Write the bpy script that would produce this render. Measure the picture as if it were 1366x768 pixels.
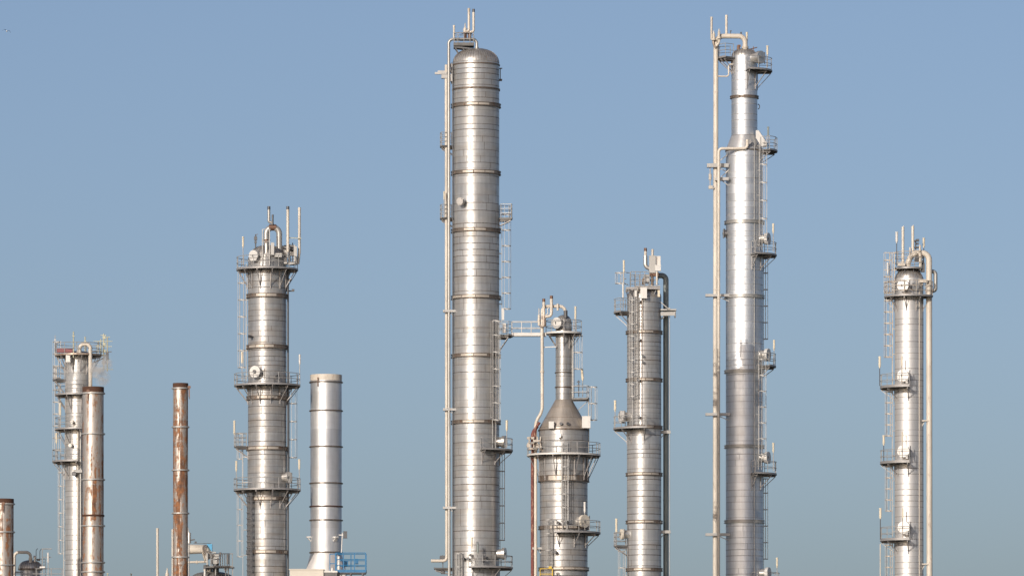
import bpy, math, random
from mathutils import Vector, Matrix
rnd = random.Random(7)
scene = bpy.context.scene
for o in list(bpy.data.objects): bpy.data.objects.remove(o)
COL = scene.collection
R_ = math.radians

# ------------------------------------------------------------------ camera
D = 600.0            # metres from the camera to the row of columns
PXM = 14.0           # photo pixels per metre at that distance
CAMZ, ZB = 2.0, 30.0 # eye height; height of the lower frame edge at the row
cam_d = bpy.data.cameras.new("camera"); cam = bpy.data.objects.new("camera", cam_d); COL.objects.link(cam)
cam.location = (0, -D, CAMZ); cam.rotation_euler = (R_(90), 0, 0)
FW = 1366/PXM
cam_d.sensor_width = 36; cam_d.lens = 36*D/FW
cam_d.shift_y = (ZB+384/PXM-CAMZ)/FW
cam_d.clip_start = 1; cam_d.clip_end = 20000
scene.camera = cam

# ------------------------------------------------------------------ light
SUN_EL, SUN_AZ = 19.0, 28.0   # azimuth: degrees left of straight behind the camera
world = bpy.data.worlds.new("World"); scene.world = world; world.use_nodes = True
wn = world.node_tree; wn.nodes.clear()
wo = wn.nodes.new('ShaderNodeOutputWorld'); bg = wn.nodes.new('ShaderNodeBackground')
sky = wn.nodes.new('ShaderNodeTexSky'); sky.sky_type = 'NISHITA'; sky.sun_disc = False
sky.sun_elevation = R_(SUN_EL)
sky.sun_rotation = R_(180+SUN_AZ)
sky.air_density = 0.61; sky.dust_density = 2.25; sky.ozone_density = 2.1; sky.altitude = 0
bg.inputs['Strength'].default_value = 0.1105
tint = wn.nodes.new('ShaderNodeMix'); tint.data_type = 'RGBA'; tint.blend_type = 'MULTIPLY'; tint.inputs[0].default_value = 1
tint.inputs[7].default_value = (1.135, 1.045, 0.985, 1)
wn.links.new(sky.outputs[0], tint.inputs[6]); wn.links.new(tint.outputs[2], bg.inputs[0]); wn.links.new(bg.outputs[0], wo.inputs[0])
sd = bpy.data.lights.new("sun", 'SUN'); sd.energy = 3.3; sd.angle = R_(0.53); sd.color = (1.0, 0.935, 0.845)
sun = bpy.data.objects.new("sun", sd); COL.objects.link(sun)
sdir = Vector((-math.sin(R_(SUN_AZ))*math.cos(R_(SUN_EL)), -math.cos(R_(SUN_AZ))*math.cos(R_(SUN_EL)), math.sin(R_(SUN_EL))))
sun.rotation_euler = sdir.to_track_quat('Z', 'Y').to_euler(); sun.location = (-60, -200, 150)
vs = scene.view_settings
vs.view_transform = 'Standard'; vs.look = 'None'; vs.exposure = 0.0; vs.gamma = 1.0; vs.use_curve_mapping = False
scene.render.engine = 'CYCLES'
scene.cycles.volume_step_rate = 1.0; scene.cycles.volume_bounces = 3; scene.cycles.max_bounces = 8

# ------------------------------------------------------------------ materials
class NT:
    def __init__(s, name):
        s.m = bpy.data.materials.new(name); s.m.use_nodes = True
        s.t = s.m.node_tree; s.b = s.t.nodes['Principled BSDF']; s.out = s.t.nodes['Material Output']
    def n(s, typ, **kw):
        nd = s.t.nodes.new(typ)
        for k, v in kw.items(): setattr(nd, k, v)
        return nd
    def l(s, a, b): s.t.links.new(a, b)
    def val(s, x, inp):
        if isinstance(x, (int, float)): inp.default_value = x
        elif isinstance(x, (tuple, list)): inp.default_value = x if len(x) == len(inp.default_value) else tuple(x)+(1,)
        else: s.l(x, inp)
    def math(s, op, a, b=0.0, c=None, clamp=False):
        nd = s.n('ShaderNodeMath', operation=op); nd.use_clamp = clamp
        s.val(a, nd.inputs[0]); s.val(b, nd.inputs[1])
        if c is not None: s.val(c, nd.inputs[2])
        return nd.outputs[0]
    def ramp(s, x, lo, hi, a=0.0, b=1.0):
        nd = s.n('ShaderNodeMapRange'); s.val(x, nd.inputs[0])
        for i, v in enumerate((lo, hi, a, b)): nd.inputs[i+1].default_value = v
        return nd.outputs[0]
    def mix(s, f, a, b, mode='MIX'):
        nd = s.n('ShaderNodeMix', data_type='RGBA', blend_type=mode); nd.clamp_factor = True
        s.val(f, nd.inputs[0]); s.val(a, nd.inputs[6]); s.val(b, nd.inputs[7]); return nd.outputs[2]
    def comb(s, x, y, z):
        nd = s.n('ShaderNodeCombineXYZ')
        for i, v in enumerate((x, y, z)): s.val(v, nd.inputs[i])
        return nd.outputs[0]
    def noise(s, vec, scale, detail=4, rough=0.6):
        nd = s.n('ShaderNodeTexNoise'); s.l(vec, nd.inputs['Vector'])
        nd.inputs['Scale'].default_value = scale; nd.inputs['Detail'].default_value = detail; nd.inputs['Roughness'].default_value = rough
        return nd.outputs['Fac']
    def vmap(s, vec, sc, off=(0, 0, 0)):
        nd = s.n('ShaderNodeMapping'); s.l(vec, nd.inputs[0]); nd.inputs['Scale'].default_value = sc; nd.inputs['Location'].default_value = off
        return nd.outputs[0]
    def white(s, vec):
        nd = s.n('ShaderNodeTexWhiteNoise', noise_dimensions='3D'); s.l(vec, nd.inputs['Vector']); return nd.outputs

def cladding(name, base=(0.62, 0.60, 0.56), seam=0.75, stain=0.35, rust=0.3, panel_w=2.2, metal=0.60, rough=0.40, var=0.07, seed=0.0, vseam=0.5, tilt=0.022, streak=0.35, aniso=0.5):
    """sheet-metal jacket in courses: per-course tone, rough dirty seams, upright laps, rust bleeding"""
    g = NT(name)
    uv = g.n('ShaderNodeUVMap').outputs[0]
    sep = g.n('ShaderNodeSeparateXYZ'); g.l(uv, sep.inputs[0]); u, v = sep.outputs[0], sep.outputs[1]
    ca = g.n('ShaderNodeAttribute', attribute_name='course').outputs['Fac']
    sa = g.n('ShaderNodeAttribute', attribute_name='seam').outputs['Fac']
    shift = g.math('MULTIPLY', ca, 37.0)
    up = g.math('DIVIDE', g.math('ADD', u, shift), panel_w)
    cell = g.math('FLOOR', up); fr = g.math('FRACT', up)
    wn_ = g.white(g.comb(cell, g.math('MULTIPLY', ca, 91.7), seed))
    r1 = wn_['Value']
    wc = g.white(g.comb(g.math('MULTIPLY', ca, 53.1), seed, 3.3))
    st = g.noise(g.vmap(uv, (3.0, 0.22, 1), (seed*3.1, seed, 0)), 1.2, 5)          # upright streaks
    bl = g.noise(g.vmap(uv, (0.6, 0.9, 1), (seed*5, seed*2, 0)), 1.0, 6, 0.65)      # blotches
    fine = g.noise(g.vmap(uv, (1, 3, 1), (seed, 7, 0)), 6.0, 4, 0.7)
    tone = g.math('ADD', g.math('MULTIPLY', g.math('SUBTRACT', r1, 0.5), var), g.math('MULTIPLY', g.math('SUBTRACT', wc['Value'], 0.5), var*1.2))
    tone = g.math('ADD', tone, 1.0-var*0.4)
    tone = g.math('MULTIPLY', tone, g.ramp(bl, 0.3, 0.7, 1-stain*0.6, 1.0))
    tone = g.math('MULTIPLY', tone, g.ramp(st, 0.35, 0.65, 1-streak*0.5, 1.0))
    base = tuple(b_*1.04 for b_ in base)
    col = g.mix(1.0, (base[0], base[1], base[2], 1), g.comb(tone, tone, tone), 'MULTIPLY')
    # warm brown film on some courses
    film = g.math('MULTIPLY', g.ramp(g.noise(g.vmap(uv, (0.25, 1.1, 1), (seed*9, 0, 0)), 1.0, 5), 0.45, 0.68), stain)
    col = g.mix(film, col, (0.30, 0.24, 0.18, 1))
    # rust runs
    rm = g.math('MULTIPLY', g.ramp(g.noise(g.vmap(uv, (2.2, 0.35, 1), (seed*7, 2, 0)), 1.3, 6, 0.7), 0.64-0.16*rust, 0.78-0.10*rust), min(1, rust*1.4), clamp=True)
    col = g.mix(rm, col, (0.20, 0.085, 0.035, 1))
    # seams
    vs_ = g.math('MULTIPLY', g.math('LESS_THAN', fr, 0.05/panel_w), g.math('GREATER_THAN', r1, 1-vseam))
    sm = g.math('MULTIPLY', sa, g.ramp(fine, 0.36, 0.58, 0.5, 1.0))
    sm = g.math('MULTIPLY', g.math('MAXIMUM', sm, g.math('MULTIPLY', vs_, 0.75)), seam)
    col = g.mix(sm, col, (0.06, 0.042, 0.032, 1))
    g.l(col, g.b.inputs['Base Color'])
    dirt = g.math('MAXIMUM', rm, g.math('MAXIMUM', sm, g.math('MULTIPLY', film, 0.6)))
    g.l(g.ramp(dirt, 0, 1, metal, 0.15), g.b.inputs['Metallic'])
    rg = g.math('ADD', g.math('MULTIPLY', wc['Value'], 0.06), rough-0.03)
    rg = g.math('ADD', rg, g.math('MULTIPLY', dirt, 0.35))
    g.l(g.math('ADD', rg, g.math('MULTIPLY', fine, 0.05), clamp=True), g.b.inputs['Roughness'])
    g.b.inputs['Anisotropic'].default_value = aniso; g.b.inputs['Anisotropic Rotation'].default_value = 0.25
    tg = g.n('ShaderNodeTangent', direction_type='RADIAL', axis='Z'); g.l(tg.outputs[0], g.b.inputs['Tangent'])
    # every sheet sits slightly out of true
    geo = g.n('ShaderNodeNewGeometry')
    sub = g.n('ShaderNodeVectorMath', operation='SUBTRACT'); g.l(wn_['Color'], sub.inputs[0]); sub.inputs[1].default_value = (.5, .5, .5)
    sc = g.n('ShaderNodeVectorMath', operation='SCALE'); g.l(sub.outputs[0], sc.inputs[0]); sc.inputs['Scale'].default_value = tilt
    ad = g.n('ShaderNodeVectorMath', operation='ADD'); g.l(geo.outputs['Normal'], ad.inputs[0]); g.l(sc.outputs[0], ad.inputs[1])
    nz = g.n('ShaderNodeVectorMath', operation='NORMALIZE'); g.l(ad.outputs[0], nz.inputs[0])
    bp = g.n('ShaderNodeBump'); bp.inputs['Strength'].default_value = 0.5; bp.inputs['Distance'].default_value = 0.03
    g.l(g.noise(g.vmap(uv, (0.8, 1.6, 1)), 1.5, 3), bp.inputs['Height']); g.l(nz.outputs[0], bp.inputs['Normal'])
    g.l(bp.outputs[0], g.b.inputs['Normal'])
    return g.m

def rusty(name, seed, amount, base=(0.50, 0.49, 0.47)):
    """bare stack steel with rust patches running down"""
    g = NT(name)
    uv = g.n('ShaderNodeUVMap').outputs[0]
    ca = g.n('ShaderNodeAttribute', attribute_name='course').outputs['Fac']
    run = g.noise(g.vmap(uv, (1.9, 0.15, 1), (seed*11.3, seed*4.7, 0)), 1.0, 7, 0.68)
    spot = g.noise(g.vmap(uv, (1.5, 1.0, 1), (seed*2.3, seed*8.1, 0)), 1.6, 7, 0.72)
    fine = g.noise(g.vmap(uv, (4, 0.8, 1), (seed, 0, 0)), 3.0, 5, 0.7)
    x = g.math('ADD', g.math('MULTIPLY', run, 0.7), g.math('MULTIPLY', spot, 0.3))
    x = g.math('ADD', x, g.math('MULTIPLY', g.math('SUBTRACT', ca, 0.5), 0.05))
    th = 0.61-0.135*amount
    m = g.ramp(x, th, th+0.05)
    film = g.ramp(x, th-0.16, th+0.03, 0.03, 0.5)
    tn = g.ramp(fine, 0.3, 0.7, 0.72, 1.08)
    col = g.mix(1.0, (*base, 1), g.comb(tn, tn, tn), 'MULTIPLY')
    col = g.mix(film, col, (0.36, 0.26, 0.18, 1))
    rc = g.mix(g.ramp(spot, 0.4, 0.65), (0.06, 0.024, 0.013, 1), (0.30, 0.115, 0.035, 1))
    col = g.mix(g.math('MULTIPLY', m, 0.93), col, rc)
    g.l(col, g.b.inputs['Base Color'])
    g.l(g.ramp(m, 0, 1, 0.6, 0.0), g.b.inputs['Metallic'])
    g.l(g.ramp(m, 0, 1, 0.5, 0.9), g.b.inputs['Roughness'])
    bp = g.n('ShaderNodeBump'); bp.inputs['Strength'].default_value = 0.5; bp.inputs['Distance'].default_value = 0.02
    g.l(spot, bp.inputs['Height']); g.l(bp.outputs[0], g.b.inputs['Normal'])
    return g.m

def plain(name, base, rough=0.5, metal=0.0, wear=(0.16, 0.09, 0.05), wear_amt=0.3, nscale=1.5, tone=0.15, wth=0.62):
    g = NT(name)
    oc = g.n('ShaderNodeTexCoord').outputs['Object']
    a = g.noise(g.vmap(oc, (1, 1, 0.35)), nscale, 5, 0.65); b = g.noise(g.vmap(oc, (2, 2, 0.8), (3, 1, 7)), nscale*2.2, 6, 0.7)
    t = g.ramp(a, 0.3, 0.7, 1-tone, 1+tone*0.4)
    col = g.mix(1.0, (*base, 1), g.comb(t, t, t), 'MULTIPLY')
    w = g.math('MULTIPLY', g.ramp(b, wth, wth+0.1), wear_amt)
    col = g.mix(w, col, (*wear, 1))
    g.l(col, g.b.inputs['Base Color']); g.b.inputs['Metallic'].default_value = metal
    g.l(g.ramp(w, 0, 1, rough, 0.85), g.b.inputs['Roughness'])
    return g.m

M = {}
M['t0'] = cladding('pitted_jacket', (0.62, 0.61, 0.59), seam=0.6, stain=0.25, rust=0.30, panel_w=1.6, seed=1.3)
M['t1'] = cladding('stained_jacket', (0.53, 0.53, 0.525), seam=0.85, stain=0.50, rust=0.32, panel_w=2.0, seed=2.1)
M['t2'] = cladding('weathered_jacket', (0.545, 0.545, 0.54), seam=0.9, stain=0.38, rust=0.12, panel_w=2.1, seed=3.7)
M['t3'] = cladding('grey_jacket', (0.51, 0.51, 0.505), seam=0.85, stain=0.42, rust=0.22, panel_w=1.7, seed=4.2)
M['t3cone'] = cladding('dull_cone_jacket', (0.46, 0.41, 0.36), seam=0.6, stain=0.5, rust=0.18, panel_w=2.4, seed=9.2, metal=0.5, rough=0.42)
M['t5'] = cladding('fine_course_jacket', (0.545, 0.545, 0.54), seam=0.9, stain=0.34, rust=0.14, panel_w=1.9, seed=5.9)
M['t4'] = cladding('bright_jacket', (0.73, 0.755, 0.78), seam=0.5, stain=0.12, rust=0.0, panel_w=2.3, metal=0.9, seed=6.6, var=0.06, streak=0.2, aniso=0.15, rough=0.47)
M['t4cone'] = cladding('bright_cone_jacket', (0.56, 0.56, 0.56), seam=0.5, stain=0.2, rust=0.0, panel_w=1.8, seed=6.9, metal=0.5)
M['t6'] = cladding('clean_jacket', (0.60, 0.59, 0.58), seam=0.7, stain=0.10, rust=0.0, panel_w=3.0, seed=7.4, var=0.05, vseam=0.15, tilt=0.015, streak=0.15, aniso=0.1, rough=0.47)
M['s3'] = cladding('smooth_stack_steel', (0.68, 0.685, 0.69), seam=0.3, stain=0.14, rust=0.10, panel_w=3.1, seed=8.8, var=0.10, metal=0.74, rough=0.47, aniso=0.2, tilt=0.012, streak=0.25)
M['band'] = plain('band_plate', (0.21, 0.18, 0.155), 0.5, 0.55, (0.14, 0.08, 0.05), 0.75, 1.3, 0.35, 0.5)
M['band_light'] = plain('band_panel', (0.48, 0.43, 0.37), 0.45, 0.4, (0.30, 0.20, 0.13), 0.5, 1.5, 0.15)
M['dome'] = plain('dome_plate', (0.46, 0.44, 0.41), 0.38, 0.65, (0.15, 0.11, 0.08), 0.5, 1.2, 0.35, 0.52)
M['steel'] = plain('galvanised_steel', (0.41, 0.40, 0.385), 0.5, 0.35, (0.25, 0.15, 0.09), 0.4)
M['steel_rust'] = plain('galvanised_steel_with_rust', (0.50, 0.46, 0.40), 0.55, 0.25, (0.30, 0.15, 0.08), 0.8, 2.0, 0.2, 0.52)
M['deck'] = plain('deck_grating', (0.15, 0.145, 0.14), 0.6, 0.4, (0.10, 0.07, 0.05), 0.5, 2.0, 0.3)
M['edge'] = plain('toe_plate', (0.30, 0.29, 0.285), 0.5, 0.3, (0.25, 0.16, 0.1), 0.4)
M['bracket_steel'] = plain('bracket_steel', (0.33, 0.31, 0.30), 0.5, 0.35, (0.22, 0.13, 0.08), 0.5)
M['dark'] = plain('dark_metal', (0.11, 0.11, 0.115), 0.5, 0.5, (0.12, 0.06, 0.03), 0.5)
M['pipe'] = plain('cream_painted_pipe', (0.60, 0.54, 0.46), 0.42, 0.0, (0.30, 0.22, 0.16), 0.5, 0.7, 0.22, 0.56)
M['pipe_brown'] = plain('browned_pipe', (0.40, 0.33, 0.27), 0.42, 0.35, (0.20, 0.10, 0.06), 0.7, 1.0, 0.25, 0.5)
M['pipe_green'] = plain('grey_green_pipe', (0.24, 0.27, 0.26), 0.45, 0.15, (0.55, 0.52, 0.46), 0.35, 0.8, 0.15, 0.66)
M['pipe_grey'] = plain('dull_grey_pipe', (0.40, 0.39, 0.37), 0.42, 0.5, (0.2, 0.14, 0.1), 0.4, 1.0, 0.2)
M['pipe_red'] = plain('rust_red_pipe', (0.17, 0.045, 0.035), 0.65, 0.0, (0.36, 0.22, 0.15), 0.8, 1.4, 0.35, 0.52)
M['white'] = plain('white_cover', (0.63, 0.61, 0.58), 0.45, 0.15, (0.35, 0.24, 0.17), 0.45, 2.5, 0.12)
M['cover'] = plain('metal_cover', (0.62, 0.59, 0.55), 0.38, 0.75, (0.28, 0.2, 0.14), 0.5, 2.0, 0.2)
M['lamp'] = plain('lamp_housing', (0.66, 0.58, 0.44), 0.4, 0.0, (0.4, 0.3, 0.2), 0.3)
M['copper'] = plain('heat_browned_steel', (0.17, 0.095, 0.065), 0.5, 0.4, (0.12, 0.05, 0.03), 0.6)
M['yellow'] = plain('yellow_paint', (0.62, 0.42, 0.05), 0.45, 0.0, (0.3, 0.18, 0.06), 0.4)
M['olive'] = plain('dull_yellow_paint', (0.42, 0.41, 0.30), 0.5, 0.0, (0.2, 0.2, 0.1), 0.4)
M['blue'] = plain('blue_paint', (0.025, 0.155, 0.32), 0.4, 0.0, (0.15, 0.25, 0.35), 0.4)
M['lightblue'] = plain('light_blue_sheet', (0.10, 0.38, 0.62), 0.45, 0.0, (0.2, 0.4, 0.55), 0.3)
M['red'] = plain('red_oxide', (0.22, 0.07, 0.075), 0.55, 0.0, (0.2, 0.06, 0.05), 0.4)
M['wall'] = plain('beige_cladding', (0.60, 0.55, 0.47), 0.6, 0.0, (0.4, 0.33, 0.26), 0.3, 0.5, 0.1)
M['rust1'] = rusty('rusty_stack_steel_a', 1.0, 0.68)
M['rust0'] = rusty('rusty_stack_steel_b', 2.4, 0.95)
M['rust2'] = rusty('rusty_stack_steel_c', 4.1, 1.02)
M['rustrim'] = rusty('rusted_rim', 5.5, 2.1, (0.22, 0.11, 0.07))
M['birdw'] = plain('white_feathers', (0.75, 0.74, 0.72), 0.8, 0, (0.6, 0.6, 0.6), 0.1)
M['birdg'] = plain('dark_grey_feathers', (0.06, 0.065, 0.075), 0.8, 0, (0.04, 0.04, 0.04), 0.1)

# ------------------------------------------------------------------ mesh builder
class MB:
    def __init__(s): s.v = []; s.f = []; s.uv = {}; s.course = {}; s.seam = {}; s.mi = {}
    def add(s, vs, fs):
        b = len(s.v); s.v += [tuple(v) for v in vs]; s.f += [tuple(i+b for i in f) for f in fs]; return s
    def box(s, c, d, rz=0.0):
        x, y, z = d[0]/2, d[1]/2, d[2]/2; cs, sn = math.cos(rz), math.sin(rz)
        vs = []
        for k in (-z, z):
            for (i, j) in ((-x, -y), (x, -y), (x, y), (-x, y)):
                vs.append((c[0]+i*cs-j*sn, c[1]+i*sn+j*cs, c[2]+k))
        return s.add(vs, [(0, 3, 2, 1), (4, 5, 6, 7), (0, 1, 5, 4), (1, 2, 6, 5), (2, 3, 7, 6), (3, 0, 4, 7)])
    def beam(s, a, b, w, h=None):
        h = h or w; a = Vector(a); b = Vector(b); d = (b-a).normalized()
        up = Vector((0, 0, 1)) if abs(d.z) < 0.95 else Vector((1, 0, 0))
        x = d.cross(up).normalized(); y = x.cross(d)
        vs = [p+x*i*w/2+y*j*h/2 for p in (a, b) for (i, j) in ((-1, -1), (1, -1), (1, 1), (-1, 1))]
        return s.add(vs, [(0, 3, 2, 1), (4, 5, 6, 7), (0, 1, 5, 4), (1, 2, 6, 5), (2, 3, 7, 6), (3, 0, 4, 7)])
    def tube(s, pts, r, seg=10, bend=0.0, caps=True, r2=None):
        pts = [Vector(p) for p in pts]
        if bend > 0 and len(pts) > 2:
            q = [pts[0]]
            for i in range(1, len(pts)-1):
                a, b, c = pts[i-1], pts[i], pts[i+1]
                d1 = (a-b); d2 = (c-b); k = min(bend, d1.length*0.49, d2.length*0.49)
                d1.normalize(); d2.normalize(); p0 = b+d1*k; p2 = b+d2*k
                for t in range(9):
                    u = t/8; w = 0.7071
                    den = (1-u)**2+2*w*u*(1-u)+u*u
                    q.append((p0*(1-u)**2+b*(2*w*u*(1-u))+p2*u*u)/den)
            q.append(pts[-1]); pts = q
        n = len(pts); vs = []; fs = []
        t0 = (pts[1]-pts[0]).normalized()
        up = Vector((0, 0, 1)) if abs(t0.z) < 0.9 else Vector((0, 1, 0))
        x = t0.cross(up).normalized()
        for i, p in enumerate(pts):
            t = ((pts[min(i+1, n-1)]-p).normalized()+(p-pts[max(i-1, 0)]).normalized()).normalized()
            x = (x-t*x.dot(t)).normalized(); y = t.cross(x)
            rr = r if r2 is None else r+(r2-r)*i/(n-1)
            for k in range(seg):
                a = 2*math.pi*k/seg; vs.append(p+x*math.cos(a)*rr+y*math.sin(a)*rr)
        for i in range(n-1):
            for k in range(seg):
                a = i*seg+k; b = i*seg+(k+1) % seg; fs.append((a, b, b+seg, a+seg))
        if caps: fs += [tuple(range(seg-1, -1, -1)), tuple(range((n-1)*seg, n*seg))]
        return s.add(vs, fs)
    def lathe(s, prof, seg=48, a0=0, a1=360, axis=None, cap=False):
        """profile of (r, z) turned round z through the origin"""
        full = abs(a1-a0) >= 359.9; n = seg if full else seg+1; vs = []; fs = []
        for (r, z) in prof:
            for k in range(n):
                a = R_(a0+(a1-a0)*k/seg); vs.append((r*math.sin(a), -r*math.cos(a), z))
        m = len(prof)
        for i in range(m-1):
            for k in range(seg):
                a = i*n+k; b = i*n+(k+1) % n
                fs.append((a, b, b+n, a+n))
        b0 = len(s.v); s.add(vs, fs)
        if cap:
            if full: s.f += [tuple(b0+k for k in range(n-1, -1, -1)), tuple(b0+(m-1)*n+k for k in range(n))]
        return s
    def sector(s, r0, r1, z0, z1, a0, a1):
        """solid plate between two radii and two angles (closed box section)"""
        full = abs(a1-a0) >= 359.9; seg = max(3, int(abs(a1-a0)/6))
        prof = [(r1, z0), (r1, z1), (r0, z1), (r0, z0), (r1, z0)]
        b0 = len(s.v); s.lathe(prof, seg, a0, a1)
        if not full:
            n = seg+1
            s.f.append(tuple(b0+i*n for i in (3, 2, 1, 0))); s.f.append(tuple(b0+i*n+seg for i in (0, 1, 2, 3)))
        return s
    def disc_cyl(s, c, d, r, h, seg=24):
        """short closed cylinder starting at c along d"""
        c = Vector(c); d = Vector(d).normalized(); return s.tube([c, c+d*h], r, seg)
    def build(s, name, mat, parent=None, extra=None, sharp=35):
        me = bpy.data.meshes.new(name); me.from_pydata(s.v, [], s.f); me.update()
        me.materials.append(mat if not isinstance(mat, str) else M[mat])
        for e in (extra or []): me.materials.append(M[e])
        for i, m_ in s.mi.items(): me.polygons[i].material_index = m_
        if s.uv:
            ul = me.uv_layers.new(name='UVMap')
            for i, p in enumerate(me.polygons):
                q = s.uv.get(i)
                if q:
                    for k, li in enumerate(p.loop_indices): ul.data[li].uv = q[k]
            for nm, dct in (('course', s.course), ('seam', s.seam)):
                at = me.attributes.new(nm, 'FLOAT', 'FACE')
                at.data.foreach_set('value', [dct.get(i, 0.0) for i in range(len(me.polygons))])
        me.shade_smooth(); me.set_sharp_from_angle(angle=R_(sharp))
        o = bpy.data.objects.new(name, me); COL.objects.link(o)
        if parent: o.parent = parent
        return o

def shell_mesh(profile, rng, step=(0.45, 0.75), seam_h=0.085, seg=72, cap_bottom=False, flute=0.0):
    """profile: (r, z) from the bottom up, cut into sheet courses with seam strips"""
    mb = MB(); rings = []   # (r, z, seamflag of strip above, course value of strip above)
    for (r0, z0), (r1, z1) in zip(profile[:-1], profile[1:]):
        L = math.hypot(r1-r0, z1-z0); t = 0.0
        while t < L-1e-6:
            h = rng.uniform(*step)
            if rng.random() < 0.12: h *= 1.7
            if L-(t+h) < step[0]*0.5: h = L-t
            c = rng.random(); q = t/L
            rings.append((r0+(r1-r0)*q, z0+(z1-z0)*q, 0.0, c))
            q2 = (t+h-seam_h)/L
            sv = rng.choice((0.35, 0.6, 0.8, 1.0))
            rings.append((r0+(r1-r0)*q2+0.004, z0+(z1-z0)*q2, sv, c))
            t += h
    rings.append((profile[-1][0], profile[-1][1], 0, 0))
    for (r, z, sm, c) in rings:
        for k in range(seg):
            a = 2*math.pi*k/seg; mb.v.append((r*math.sin(a), -r*math.cos(a), z))
    for i in range(len(rings)-1):
        r, z, sm, c = rings[i]; z2 = rings[i+1][1]; R0 = max(rings[i][0], rings[i+1][0])
        if abs(z2-z) < 1e-5: z2 = z+abs(rings[i+1][0]-r)
        for k in range(seg):
            fi = len(mb.f)
            mb.f.append((i*seg+k, i*seg+(k+1) % seg, (i+1)*seg+(k+1) % seg, (i+1)*seg+k))
            u0 = 2*math.pi*k/seg*R0; u1 = 2*math.pi*(k+1)/seg*R0
            mb.uv[fi] = ((u0, z), (u1, z), (u1, z2), (u0, z2)); mb.course[fi] = c; mb.seam[fi] = sm
    n = len(mb.v)
    fi = len(mb.f); mb.f.append(tuple(range(n-seg, n)))
    return mb

def tag(o, label=None, cat=None, group=None, kind=None):
    if label: o['label'] = label
    if cat: o['category'] = cat
    if group: o['group'] = group
    if kind: o['kind'] = kind
    return o

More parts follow.
